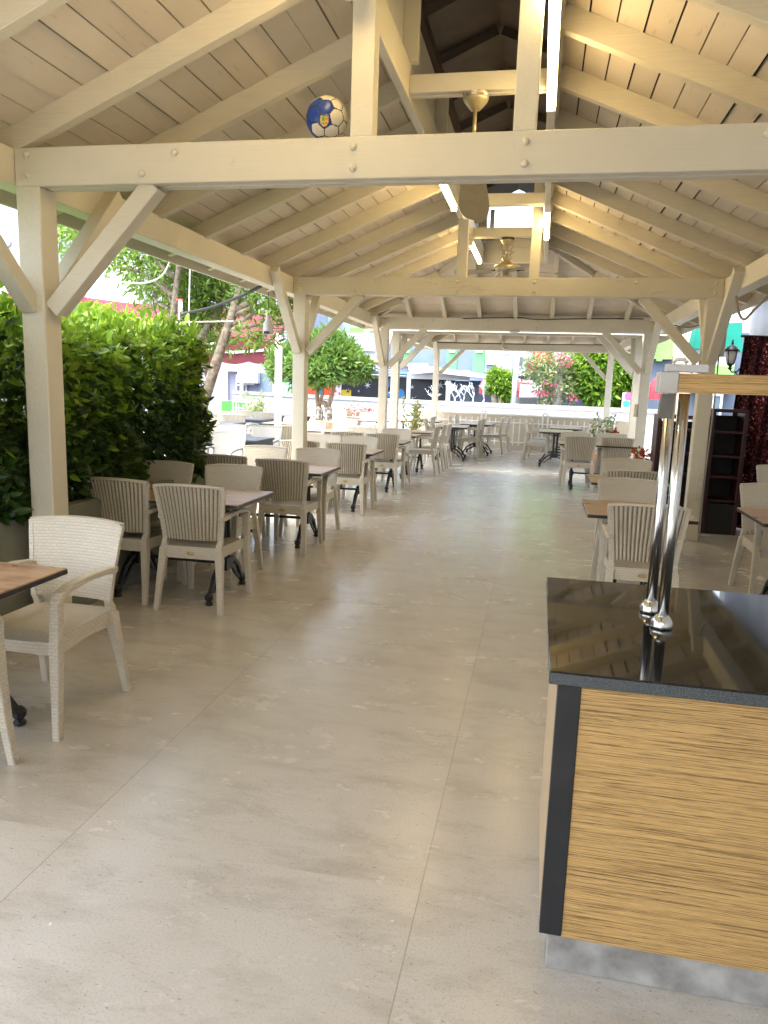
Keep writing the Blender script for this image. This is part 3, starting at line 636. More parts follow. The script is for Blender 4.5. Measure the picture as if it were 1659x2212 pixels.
# football on the first tie beam
def football():
    c = Vector((-1.155, 3.895, 2.818+.104)); Rr = .107
    phi = (1+5**.5)/2
    ico = [Vector(v).normalized() for v in ((-1,phi,0),(1,phi,0),(-1,-phi,0),(1,-phi,0),(0,-1,phi),(0,1,phi),(0,-1,-phi),(0,1,-phi),(phi,0,-1),(phi,0,1),(-phi,0,-1),(-phi,0,1))]
    q = ico[0].rotation_difference(Vector((.27-.13, -.91, -.30-.06)).normalized()); ico = [q @ v for v in ico]
    dod = []
    for i in range(12):
        for j in range(i+1, 12):
            for k2 in range(j+1, 12):
                if all((ico[a]-ico[b]).length < 1.1 for a, b in ((i,j),(j,k2),(i,k2))): dod.append((ico[i]+ico[j]+ico[k2]).normalized())
    cen = [(v, 1, .0) for v in ico] + [(v, 0, .0) for v in dod]
    t = thing('football', 'worn blue and white football on top of the front tie beam', 'ball', c)
    mb = MB(); NU, NV = 150, 90; vs = []; fs = []; ms = []
    def which(d):
        best = sorted(((d.dot(v)+(-.018 if p else 0), i) for i, (v, p, _) in enumerate(cen)), reverse=True)
        return best[0][1], best[0][0]-best[1][0]
    for j in range(NV+1):
        for i in range(NU):
            th = PI*j/NV; ph = 2*PI*i/NU; d = Vector((math.sin(th)*math.cos(ph), math.sin(th)*math.sin(ph), math.cos(th)))
            w_, gap = which(d); r = Rr*(1-.03*math.exp(-gap*34)); r *= 1-.05*max(0, -d.z)**3
            vs.append(d*r)
    ew = Vector((.27, -.91, -.30)).normalized(); er = Vector((.96, .285, 0)).normalized(); eu = er.cross(ew)*-1; eu = eu if eu.z > 0 else -eu
    blues = set()
    for bx, bz in ((-.14, -.1), (.14, .5), (-.85, -.1), (-.5, .78)):
        d = (er*bx+eu*bz+ew*math.sqrt(max(.02, 1-bx*bx-bz*bz))).normalized(); blues.add(max(range(len(cen)), key=lambda i: cen[i][0].dot(d)))
    def colr(i): return 0 if i in blues or (cen[i][0].dot(er) < -.6) else 1
    for j in range(NV):
        for i in range(NU):
            f = (j*NU+i, (j+1)*NU+i, (j+1)*NU+(i+1) % NU, j*NU+(i+1) % NU); d = sum((vs[k] for k in f), Vector())/4
            w_, gap = which(d.normalized()); fs.append(f); ms.append(2 if gap < .016 else colr(w_))
    mb.v = [tuple(v) for v in vs]; mb.f = fs; mb.m = ms; mb.uv = [None]*len(fs)
    mb.build('ball_shell', [BALLB, BALLW, BALLSEAM], t, smooth=True)
    # emblem: small yellow shield with green and red stripes on the front panel
    v0 = ico[0]; ax = v0.cross(Vector((0, 0, 1))).normalized()*-1; ay = v0.cross(ax); ay = ay if ay.z > 0 else -ay; ax = ax if ax.x > 0 else -ax
    def patch(poly, m, lift): MB().prism([v0*(Rr*.985+lift)+ax*x+ay*y for x, y in poly], v0*.0012).build('emblem', m, t)
    patch([(-.017, .024), (.0, .02), (.02, .022), (.02, -.008), (.008, -.024), (-.008, -.026), (-.02, -.012), (-.021, .004)], CRESTY, .0005)
    patch([(-.012, .022), (.0, .018), (.002, -.002), (-.014, .0)], CRESTG, .002)
    for k2 in range(3): patch([(.004, .017-.006*k2), (.018, .018-.006*k2), (.018, .0155-.006*k2), (.004, .0145-.006*k2)], CRESTR, .002)
    for k2 in range(4): patch([(-.015+.008*k2, -.006), (-.011+.008*k2, -.006), (-.011+.008*k2, -.018+.002*abs(k2-1)), (-.015+.008*k2, -.018+.002*abs(k2-1))], CRESTR, .002)
football()
# ============================================================ CHAIRS
def make_chair(label, m):
    t = thing('rattan_chair', label, 'chair')
    def hw(v): return .200+.044*v
    def yb(v): return -.222-.062*v**1.25
    def zz(u, v): return .505+.368*v+.014*(1-u*u)*v-.018*(1-u*u)*(1-v)*-1*0
    NX, NV = 102, 10; ribs = 17
    mb = MB(); vs = []
    for side in (0, 1):
        for j in range(NV+1):
            v = j/NV
            for i in range(NX+1):
                u = -1+2*i/NX; y = yb(v)+.034*u*u; edge = min(1, (1-abs(u))*9)
                rib = .014*(.5+.5*math.cos(u*ribs*PI))**.6*edge
                y += .008 if side == 0 else -.007-rib
                vs.append((u*hw(v), y, zz(u, v)+(.004*math.cos(u*ribs*PI) if (side and j == 0) else 0)))
    n = NX+1; o = n*(NV+1); fs = []
    for j in range(NV):
        for i in range(NX):
            a = j*n+i; fs.append((a+1, a, a+n, a+n+1)); b = o+a; fs.append((b, b+1, b+n+1, b+n))
    for i in range(NX):
        fs.append((i, i+1, o+i+1, o+i)); a = NV*n+i; fs.append((a+1, a, o+a, o+a+1))
    for j in range(NV):
        a = j*n; fs.append((a+n, a, o+a, o+a+n)); b = a+NX; fs.append((b, b+n, o+b+n, o+b))
    nb = len(fs); mb.add(vs, fs)
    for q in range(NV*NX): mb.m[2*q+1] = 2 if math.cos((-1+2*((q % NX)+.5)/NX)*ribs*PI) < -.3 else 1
    # rolled top rim and side stiles
    mb.sweep([(u*(hw(1)+.008), yb(1)+.034*u*u-.004, zz(u, 1)+.004) for u in [-1+.125*k for k in range(17)]], (.030, .016), (0, 0, 1))
    for s in (-1, 1):
        pts = [(s*.2, -.222, .40), (s*.2, -.212, .47)] + [(s*(hw(v)+.004), yb(v)+.034-.004, zz(1, v)) for v in (0, .25, .5, .75, 1)]
        mb.sweep(pts, [(.042, .04), (.038, .034), (.03, .028), (.026, .026), (.024, .024), (.024, .024), (.024, .022)])
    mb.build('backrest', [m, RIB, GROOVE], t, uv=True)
    # seat
    mb = MB(); nx, ny = 14, 14; vs = []
    for j in range(ny+1):
        for i in range(nx+1):
            u = -1+2*i/nx; v = j/ny; x = u*(.205+.018*v); y = -.235+.47*v+.018*(1-u*u)*v
            z = .452-.012*math.sin(PI*v)*(1-u*u) - .02*max(0, v-.82)/.18*(1-.2*u*u) + .006*(1-v)
            vs.append((x, y, z))
    n = nx+1; fs = [(j*n+i, j*n+i+1, (j+1)*n+i+1, (j+1)*n+i) for j in range(ny) for i in range(nx)]
    ring = [i for i in range(n)] + [j*n+nx for j in range(1, ny+1)] + [ny*n+i for i in range(nx-1, -1, -1)] + [j*n for j in range(ny-1, 0, -1)]
    o = len(vs); 
    for k in ring:
        x, y, z = vs[k]; f = abs(y)/.25; vs.append((x, y, .372+.014*(1-min(1, f))+.010*(1 if abs(x) < .1 else 0)))
    mR = len(ring); fs += [(ring[k], o+k, o+(k+1) % mR, ring[(k+1) % mR]) for k in range(mR)]
    fs.append(tuple(o+k for k in range(mR-1, -1, -1)))
    mb.add(vs, fs); mb.build('seat', m, t, uv=True)
    for s in (-1, 1):
        MB().sweep([(s*.236, -.29, 0), (s*.222, -.258, .2), (s*.207, -.226, .37), (s*.203, -.222, .44)], [(.036, .036), (.042, .042), (.052, .052), (.05, .05)]).build('leg', m, t, .004, uv=True)
        MB().sweep([(s*.238, .285, 0), (s*.228, .262, .2), (s*.222, .246, .4), (s*.226, .24, .56), (s*.229, .236, .632)], [(.034, .036), (.04, .044), (.048, .05), (.044, .046), (.044, .05)]).build('leg', m, t, .004, uv=True)
        pts = [(s*.229, .248, .612), (s*.23, .228, .648), (s*.232, .16, .668), (s*.234, .03, .68), (s*.234, -.1, .676), (s*.228, -.2, .664), (s*.215, -.235, .658)]
        MB().sweep(pts, [(.05, .03), (.052, .032), (.052, .03), (.05, .028), (.05, .028), (.048, .028), (.04, .028)], (0, 0, 1)).build('armrest', m, t, .004, uv=True)
    l = MB().lathe([(.024, 0), (.026, .003), (.02, .004), (.018, .002), (.004, .0035)], seg=18)
    mb = MB(); mb.add([(x*1.15, -.2365-z, .412+y*.62) for x, y, z in l.v], l.f); mb.build('badge', BADGE, t)
    return t
chair0 = make_chair('x', WEAVE); chairW = make_chair('x', WEAVEW); chairW['group'] = 'white chairs at the dark tables'
used = {id(chair0): False, id(chairW): False}
def chair(x, y, rz, label, group, src=None):
    src = src or chair0
    if not used[id(src)]:
        used[id(src)] = True; src.location = (x, y, 0); src.rotation_euler = (0, 0, rz); src['label'] = label; src['group'] = group; return src
    return dup(src, (x, y, 0), rz, label, group)
F, B_, E_, W_ = 0, PI, -PI/2, PI/2                    # facing +Y, -Y, +X, -X
GL, GR = 'chairs of the left table row', 'chairs of the right table row'
ordn = {1: 'first', 2: 'second', 3: 'third', 4: 'fourth', 5: 'fifth'}
chair(-2.23, 3.0, B_, 'cream rattan armchair nearest the camera, its woven front facing us, beside the first left table', GL)
chair(-2.28, 2.21, F, 'cream rattan armchair of which only a front leg shows at the left frame edge', GL)
near = {2: ((-2.30, 4.86), (-2.89, 4.95)), 3: ((-2.31, 6.77), (-2.96, 6.88)), 4: ((-2.29, 9.05), (-2.885, 9.05)), 5: ((-2.26, 11.09), (-2.83, 11.13))}
far = {2: ((-2.495, 5.59), (-3.1, 5.56)), 3: ((-2.34, 7.53), (-2.95, 7.53)), 4: ((-2.4, 9.71), (-2.93, 9.72)), 5: ((-2.30, 11.92), (-2.87, 11.78))}
for k in range(2, 6):
    for i, side in enumerate(('aisle', 'hedge' if k < 4 else 'terrace')):
        x, y = near[k][i]; chair(x, y, F+R.uniform(-.04, .04), 'cream armchair with ribbed back to us, near %s side of the %s left table' % (side, ordn[k]), GL)
        x, y = far[k][i]; chair(x, y, B_+R.uniform(-.04, .04), 'cream armchair with woven front to us, far %s side of the %s left table' % (side, ordn[k]), GL)
for x, y, l in ((-2.07, 13.62, 'nearest of three side-on chairs past the fifth left table'), (-2.03, 14.33, 'middle of three side-on chairs past the fifth left table'), (-2.0, 14.92, 'farthest of three side-on chairs past the fifth left table')):
    chair(x, y, W_+R.uniform(-.05, .05), 'cream armchair, '+l, GL)
GC = 'chairs at the far end of the aisle'
for x, y, rz, l in ((-1.58, 17.32, W_, 'cream armchair seen side-on, aisle side of the dark topped table near the fence'), (-1.53, 17.86, W_, 'cream armchair just behind the side-on chair at the table near the fence'),
        (-1.16, 19.15, W_, 'cream armchair side-on against the fence, left of the bare floor'), (-1.0, 19.7, W_, 'cream armchair closest to the cream wall, left of the aisle'),
        (-2.25, 16.72, E_, 'cream armchair facing the aisle, left of the table near the fence, nearer one'), (-2.18, 17.25, E_, 'cream armchair facing the aisle, left of the table near the fence, farther one'),
        (-1.93, 18.65, E_, 'cream armchair facing the aisle at the table against the fence, left one of two'), (-1.82, 19.15, E_, 'cream armchair facing the aisle at the table against the fence, right one of two')):
    chair(x, y, rz+R.uniform(-.06, .06), l, GC)
for x, y, rz, l in ((.745, 5.26, F, 'cream armchair with ribbed back directly behind the counter'), 
        (.78, 6.22, B_, 'cream armchair with woven front across the first right table, aisle side'), 
        (.89, 7.5, F, 'cream armchair with ribbed back at the second right table'), (.97, 8.2, B_, 'cream armchair with woven front across the second right table'),
        (.67, 12.66, F, 'cream armchair with ribbed back at the third right table, aisle side'), (1.27, 12.78, F, 'cream armchair with ribbed back at the third right table, beside the post'),
        (.65, 13.3, B_, 'cream armchair across the third right table, aisle side'), (1.27, 13.4, B_, 'cream armchair across the third right table, under the red flowers'),
        (1.95, 6.4, B_, 'cream armchair at the frame edge, at the table before the dark bookcase'), (2.58, 8.35, B_, 'cream armchair against the red sequin curtain'),
        (1.72, 5.5, B_+.5, 'cream armchair drawn up beside the table at the right frame edge')):
    if 'drawn up' in l: continue
    chair(x, y, rz+R.uniform(-.04, .04), l, GR)
for x, y, rz, l in ((-.03, 17.05, E_, 'cream armchair on the right of the aisle, nearest of three facing the fence table'), (.0, 17.6, E_, 'cream armchair on the right of the aisle, middle of three facing the fence table'), (.1, 18.6, E_, 'cream armchair on the right of the aisle, farthest of three, by the hooped fence post'),
        (.88, 16.6, W_, 'cream armchair behind the third right table, its back against the light'), (1.22, 18.5, W_, 'cream armchair between the wooden table and the leafy pot'), (.84, 17.3, W_, 'cream armchair on the inner side of the dark pedestal table')):
    chair(x, y, rz+R.uniform(-.06, .06), l, GC)
# chairs on the open terrace to the left
GT = 'chairs on the open terrace'
for x, y, rz, l in ((-4.02, 13.8, F, 'cream ribbed chair on the terrace beside the limewashed trunk'), (-4.06, 11.98, F, 'cream ribbed chair just left of the second post'), (-4.0, 12.62, B_, 'cream woven chair right of the second post, in front of the ribbed one'), (-3.88, 14.45, B_, 'plain cream chair back below the round citrus tree'),
        (-5.3, 17.9, E_+.4, 'pale chair turned sideways left of the limewashed trunk'), (-5.05, 18.2, B_, 'pale chair right behind the limewashed trunk'), (-4.95, 19.9, W_-.5, 'pale chair before the red flowers, right one'), (-5.3, 19.5, W_-.3, 'pale chair before the red flowers, left one'), (-4.3, 18.6, B_, 'pale wide chair back behind the terrace table left of the third post'), (-3.15, 15.1, W_, 'cream chair between the third and fourth posts, nearer one'), (-3.6, 17.2, W_, 'cream chair between the third and fourth posts, farther one'), (-2.75, 17.9, W_, 'cream chair right of the flowering potted shrub')):
    chair(x, y, rz+R.uniform(-.06, .06), l, GT)
GD = 'white chairs at the dark tables'
for x, y, rz, l in ((-4.2, 9.42, B_, 'white woven chair with its back to the nearest dark table'), (-4.87, 10.5+.6, B_, 'white woven chair beside the hedge, far side of the nearest dark table'), (-4.27, 11.12, B_, 'white woven chair by the second post, far side of the nearest dark table'),
        (-6.24, 13.6, F, 'white ribbed chair at the middle dark table, hedge side'), (-6.88, 14.9, F, 'grey ribbed chair half hidden by the hedge edge'), (-6.26, 14.9, F, 'white ribbed chair across the middle dark table'), (-6.4, 15.5, F-.5, 'cream chair turned to the right beside the farthest dark table'), (-7.05, 16.2, F, 'ribbed chair before the green bin, left one'), (-6.31, 16.75, F, 'ribbed chair behind the farthest dark table'), (-7.0, 17.1, F, 'ribbed chair before the green bin, right one')):
    chair(x, y, rz+R.uniform(-.05, .05), l, GD, chairW)
# ============================================================ TABLES
def make_table(wx=1.2, wy=.72):
    t = thing('dining_table', 'x', 'table')
    mb = MB(); hx, hy = wx/2, wy/2; mb.box(-hx, hx, -hy, hy, .748, .752, 0); mb.box(-hx-.001, hx+.001, -hy-.001, hy+.001, .724, .7478, 1); mb.build('tabletop', [WALNUT, BLACKEDGE], t, .0015)
    for s in (-1, 1):
        x = s*(hx-.24); mb = MB()
        for d in (-.035, .035): mb.tube([(x, d, .24), (x, d, .70)], .016, 10)
        mb.box(x-.03, x+.03, -.06, .06, .20, .29); mb.box(x-.03, x+.03, -.055, .055, .655, .685); mb.box(x-.02, x+.02, -.28, .28, .70, .724)
        for d in (-1, 1):
            mb.sweep([(x, d*.04, .27), (x, d*.12, .255), (x, d*.21, .19), (x, d*.27, .10), (x, d*.30, .055)], [(.03, .035), (.03, .03), (.03, .03), (.03, .028), (.034, .04)], (1, 0, 0))
            mb.sweep([(x, d*.05, .21), (x, d*.11, .19), (x, d*.17, .13), (x, d*.235, .08)], (.022, .018), (1, 0, 0))
            mb.lathe([(.018, 0), (.028, .004), (.028, .018), (.018, .03), (.03, .045), (.032, .07), (.015, .09)], (x, d*.305, 0), 10)
            mb.sweep([(x, d*.05, .66), (x, d*.1, .67), (x, d*.16, .70)], (.02, .018), (1, 0, 0))
        mb.build('pedestal', IRON, t)
    MB().box(-hx+.24, hx-.24, -.012, .012, .235, .26).build('stretcher', IRON, t)
    return t
table0 = make_table(); tused = [False]; sq0 = make_table(.74, .74); squsd = [False]
def table(x, y, rz, label, group='walnut topped pedestal tables'):
    if group.startswith('square'):
        if squsd[0]: dup(sq0, (x, y, 0), rz, label, group); return
        squsd[0] = True; sq0.location = (x, y, 0); sq0['label'] = label; sq0['group'] = group; return
    if not tused[0]:
        tused[0] = True; table0.location = (x, y, 0); table0.rotation_euler = (0, 0, rz); table0['label'] = label; table0['group'] = group; return
    dup(table0, (x, y, 0), rz, label, group)
table(-2.612, 2.5, 0, 'walnut topped pedestal table cut by the left frame edge')
for k, (x, y) in {2: (-2.59, 5.08), 3: (-2.59, 7.08), 4: (-2.6, 9.33), 5: (-2.56, 11.25)}.items(): table(x, y, 0, 'walnut topped pedestal table, %s from the camera in the left row' % ordn[k])
table(-2.66, 13.0, 0, 'dark topped table behind the fifth left table'); table(-2.56, 14.1, 0, 'dark topped table beside the three side-on chairs')
table(-1.9, 16.7, PI/2+.05, 'dark topped pedestal table left of the aisle near the fence'); table(-1.45, 18.4, PI/2-.05, 'dark topped table closest to the fence, left of the aisle')
table(.75, 5.72, 0, 'square walnut topped table right behind the counter', 'square walnut topped tables'); table(.90, 7.68, 0, 'square walnut topped table, second in the right row', 'square walnut topped tables'); table(.95, 12.85, 0, 'dark topped table before the third right post')
table(.38, 16.5, PI/2, 'pedestal table right of the aisle with a dark iron foot showing'); table(.62, 18.2, PI/2, 'wooden topped table in front of the hooped fence post'); table(2.16, 5.8, 0, 'walnut topped table at the right frame edge before the bookcase')
table(-4.0, 13.2, 0, 'walnut topped table on the terrace right of the second post'); table(-4.15, 17.7, 0, 'dark topped table on the terrace left of the third post'); table(-6.3, 18.8, 0, 'dark topped table on the terrace behind the white steel post'); table(-3.0, 18.6, 0, 'pale topped table behind the flowering potted shrub'); table(-5.0, 14.9, 0, 'pale topped table below the round citrus tree'); table(-5.2, 19.2, 0, 'dark topped table before the red flowers')
def make_dark():
    t = thing('plastic_table', 'x', 'table'); mb = MB(); mb.box(-.47, .47, -.38, .38, .715, .75); mb.build('tabletop', GREYPLASTIC, t, .008, seg=2)
    MB().box(-.45, .45, -.36, .36, .63, .7149).build('apron', GREYPLASTIC, t, .006)
    for sx in (-1, 1):
        for sy in (-1, 1): MB().sweep([(sx*.42, sy*.33, .0), (sx*.415, sy*.325, .63)], [(.055, .055), (.085, .085)]).build('leg', GREYPLASTIC, t, .006)
    return t
d0 = make_dark(); d0.location = (-4.43, 10.47, 0); tag(d0, 'anthracite plastic table nearest the hedge end', 'table', 'anthracite plastic tables')
dup(d0, (-6.4, 14.15, 0), 0, 'anthracite plastic table in the middle of the terrace row', 'anthracite plastic tables'); dup(d0, (-6.5, 16.1, 0), 0, 'anthracite plastic table farthest back, beside the white steel post', 'anthracite plastic tables')
# ============================================================ COUNTER with steel poles
t = thing('serving_counter', 'zebrano fronted counter with polished black granite top', 'counter', (0, 0, 0))
MB().box(.118, 2.2, 1.903, 2.45, 0, .11).build('plinth', CONCRETE, t, .003)
MB().box(.154, 2.2, 1.893, 2.50, .112, .852).build('front_panel', ZEBRA, t, .001)
MB().box(.094, .1538, 1.888, 1.93, .117, .852).build('corner_trim', MATTEBLACK, t, .002)
MB().box(.0945, .1536, 1.9302, 2.55, .117, .852).build('side_panel', OAK, t, .001)
mb = MB(); mb.box(.070, 2.25, 1.868, 2.86, .8855, .8895, 0); mb.box(.070, 2.25, 1.868, 2.86, .8525, .8853, 1); mb.build('granite_top', [GRANITE, GRANEDGE], t, .0015)
for x, y in ((.413, 2.335), (.402, 2.50)):
    p = MB().tube([(x, y, .89), (x, y, 1.605)], .0165, 24).build('pole', STEEL, t, smooth=True)
    MB().lathe([(.033, .0), (.034, .006), (.034, .012), (.030, .024), (.021, .036), (.0175, .04)], (x, y, .8897), 24).build('flange', STEEL, p, smooth=True)
t = thing('overshelf', 'zebrano shelf board with taped grey end, carried by the steel poles', 'shelf', (0, 0, 0))
MB().box(.386, 2.2, 2.29, 2.35, 1.607, 1.662).build('shelf_board', ZEBRA, t, .001)
MB().box(.332, .3856, 2.286, 2.354, 1.604, 1.665).build('taped_end', GREYTAPE, t, .003)
MB().prism([(.352, 2.33, 1.602), (.385, 2.33, 1.602), (.385, 2.33, 1.53), (.345, 2.33, 1.53)], (0, .04, 0)).build('end_bracket', noisy('dark_grey_bracket', (.10, .10, .09), (.15, .15, .13), .5, 9), t)
mb = MB(); mb.box(.352, .465, 2.295, 2.348, 1.6655, 1.688); small('carton', 'small white box lying on the zebrano overshelf', 'box', mb, noisy('carton_grey', (.42, .41, .40), (.55, .54, .53), .6, 8), bevel=.002)
mb = MB(); mb.tube([(.37, 2.32, 1.692), (.38, 2.32, 1.702), (.40, 2.32, 1.702), (.41, 2.32, 1.692)], .006, 8); small('cloth_strip', 'curled white strip on the box above the overshelf', 'strip', mb, CABLEW, smooth=True)
# ============================================================ RIGHT SIDE: bookcase, curtain, building, lantern
t = thing('bookcase', 'bordeaux bookcase with dark empty shelves behind the right post', 'bookcase', (0, 0, 0))
def bookcase(x0, x1, y, z1):
    MB().box(x0, x0+.045, y, y+.34, 0, z1).build('side_panel', BORDEAUX, t, .003); MB().box(x1-.045, x1, y, y+.34, 0, z1).build('side_panel', BORDEAUX, t, .003)
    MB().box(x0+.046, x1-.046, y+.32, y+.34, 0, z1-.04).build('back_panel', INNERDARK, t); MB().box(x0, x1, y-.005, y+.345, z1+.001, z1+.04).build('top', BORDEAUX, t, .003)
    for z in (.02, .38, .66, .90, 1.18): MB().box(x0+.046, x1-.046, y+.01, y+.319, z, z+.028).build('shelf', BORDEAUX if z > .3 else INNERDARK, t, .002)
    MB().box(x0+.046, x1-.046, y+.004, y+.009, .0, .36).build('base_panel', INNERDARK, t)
bookcase(1.36, 1.94, 9.18, 1.33); bookcase(1.945, 2.34, 9.18, 1.42)
mb = MB(); n = 60; top = []
vs = []
for j in range(13):
    z = .02 + (2.30-.02)*j/12
    for i in range(n+1):
        u = i/n; x = 2.30-.08*(1-j/12) + u*1.5; y = 9.62 + .035*math.sin(u*52+.5*math.sin(j*.4)) + .02*math.sin(u*17)
        vs.append((x, y, z))
fs = [(j*(n+1)+i, j*(n+1)+i+1, (j+1)*(n+1)+i+1, (j+1)*(n+1)+i) for j in range(12) for i in range(n)]
mb.add(vs, fs); m2 = len(vs); mb.add([(x, y+.012, z) for x, y, z in vs], [tuple(reversed(f)) for f in fs])
cu = thing('sequin_curtain', 'dark red sequin backdrop curtain beside the bookcase', 'curtain', (0, 0, 0)); mb.build('cloth', SEQUIN, cu, smooth=True)
MB().tube([(2.27, 9.65, 2.31), (3.8, 9.65, 2.31)], .014, 8).build('rail', BLACKMETAL, cu, smooth=True); MB().tube([(3.75, 9.65, 0), (3.75, 9.65, 2.31)], .014, 8).build('stand', BLACKMETAL, cu)
bld = thing('restaurant_building', 'pale rendered building wall along the right side of the pavilion', 'building', (0, 0, 0))
MB().box(2.78, 9, -3, 11.4, 0, 3.3).build('wall', BUILDWALL, bld); MB().box(-1.2, 2.779, -3.2, -3.0, 0, 3.3).build('wall', noisy('white_bounce_wall', (.66, .66, .65), (.72, .72, .71), .7, 2), bld); MB().box(2.3, 9.2, -3.2, 11.0, 3.31, 3.5).build('roof', GREYP, bld)  # unseen back wall added behind the camera to block and bounce light
t = thing('wall_lantern', 'black carriage lantern on a scrolled bracket at the wall corner', 'lamp', (2.56, 11.3, 1.97))
MB().lathe([(.012, 0), (.03, .02), (.016, .04), (.03, .06), (.05, .075), (.055, .085)], seg=14).build('base', BLACKMETAL, t, smooth=True)
MB().lathe([(.05, .085), (.068, .15), (.078, .24), (.078, .255)], seg=8).build('glass', FROST, t, smooth=True)
mb = MB()
for k in range(4): a = PI/4+k*PI/2; mb.tube([(.053*math.cos(a), .053*math.sin(a), .085), (.072*math.cos(a), .072*math.sin(a), .16), (.082*math.cos(a), .082*math.sin(a), .255)], .006, 6)
mb.lathe([(.1, .255), (.105, .265), (.085, .285), (.06, .32), (.03, .335), (.012, .345), (.02, .365), (.008, .38), (.014, .395), (.002, .42)], seg=16); mb.build('cap', BLACKMETAL, t, smooth=True)
mb = MB(); mb.tube([(0, 0, .01), (.03, 0, -.03), (.1, 0, -.02), (.15, 0, .05), (.19, 0, .13), (.17, 0, .17), (.15, 0, .14)], .011, 8); mb.tube([(.07, 0, -.03), (.12, 0, -.07), (.17, 0, -.05), (.2, 0, .0)], .009, 8); mb.box(.195, .219, -.035, .035, -.08, .2); mb.build('bracket', BLACKMETAL, t, smooth=False)
# ============================================================ PLANTER + HEDGE
MB_ = MB(); MB_.box(-3.12, -3.02, 2.3, 7.0, 0, .74); MB_.box(-5.4, -3.12, 6.9, 7.0, 0, .74); MB_.box(-5.4, -3.13, 2.3, 6.89, 0, .66)
pl = thing('planter_wall', 'low grey green planter wall under the clipped hedge', 'planter', (0, 0, 0)); MB_.build('wall', PLANTER, pl, .006)
MB().box(-5.3, -3.125, 2.35, 6.89, .661, .70).build('soil', SOIL, pl)
def hedge():
    rs = np.random.RandomState(3); t = thing('hedge', 'dense clipped dark green hedge with bright new shoots on top', 'hedge', (0, 0, 0))
    n = 22000; P = np.empty((n, 3)); D = np.empty((n, 3)); mi = np.zeros(n, int)
    x0, x1, y0, y1, z0 = -5.3, -3.18, 2.5, 6.66, .72
    k = rs.uniform(0, 1, n); a, b = rs.uniform(0, 1, n), rs.uniform(0, 1, n); dep = rs.exponential(.10, n)
    def top(x, y): return 1.92 + .07*np.sin(2.1*y+1)+.05*np.sin(4.7*x+1.3*y)+.05*np.sin(9*y+3*x)
    for i in range(n):
        if k[i] < .50:      # inner long face
            y = y0+(y1-y0)*a[i]; zt = top(x1, y); z = z0+(zt-z0)*b[i]; bul = .10*math.sin(5*y+2*z)+.08*math.sin(3*z+8*y)
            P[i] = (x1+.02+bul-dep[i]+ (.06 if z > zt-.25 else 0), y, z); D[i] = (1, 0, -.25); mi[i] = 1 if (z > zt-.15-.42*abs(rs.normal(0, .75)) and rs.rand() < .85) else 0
        elif k[i] < .70:    # far end
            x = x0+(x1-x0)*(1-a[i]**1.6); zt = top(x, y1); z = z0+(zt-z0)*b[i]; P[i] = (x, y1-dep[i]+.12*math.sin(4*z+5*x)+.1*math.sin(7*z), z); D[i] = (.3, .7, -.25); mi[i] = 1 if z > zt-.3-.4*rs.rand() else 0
        else:
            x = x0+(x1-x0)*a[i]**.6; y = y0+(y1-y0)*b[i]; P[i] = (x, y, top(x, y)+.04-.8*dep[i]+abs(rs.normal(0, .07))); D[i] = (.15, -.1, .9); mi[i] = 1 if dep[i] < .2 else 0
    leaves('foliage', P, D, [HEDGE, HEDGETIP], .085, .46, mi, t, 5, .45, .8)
    m = 11000; Q = np.stack([rs.uniform(x0, x1-.1, m), rs.uniform(y0, y1-.2, m), rs.uniform(z0, 1.75, m)], 1); leaves('inner_foliage', Q, rs.normal(0, 1, (m, 3)), [HEDGE], .08, .5, None, t, 8)
    mb = MB()
    for i in range(60):
        x, y = rs.uniform(x0+.2, x1-.12), rs.uniform(y0, y1-.15); mb.tube([(x, y, .69), (x+rs.normal(0, .05), y+rs.normal(0, .05), 1.2), (x+rs.normal(0, .1), y+rs.normal(0, .1), 1.85)], [.014, .01, .005], 5)
    for i in range(160):    # young shoots
        x, y = x0+(x1-x0)*rs.uniform(0, 1)**.6, rs.uniform(y0, y1); z = top(x, y); mb.tube([(x, y, z-.1), (x+rs.normal(0, .03), y+rs.normal(0, .03), z+.12)], [.004, .002], 4)
    mb.build('stems', BARK, t)
hedge()
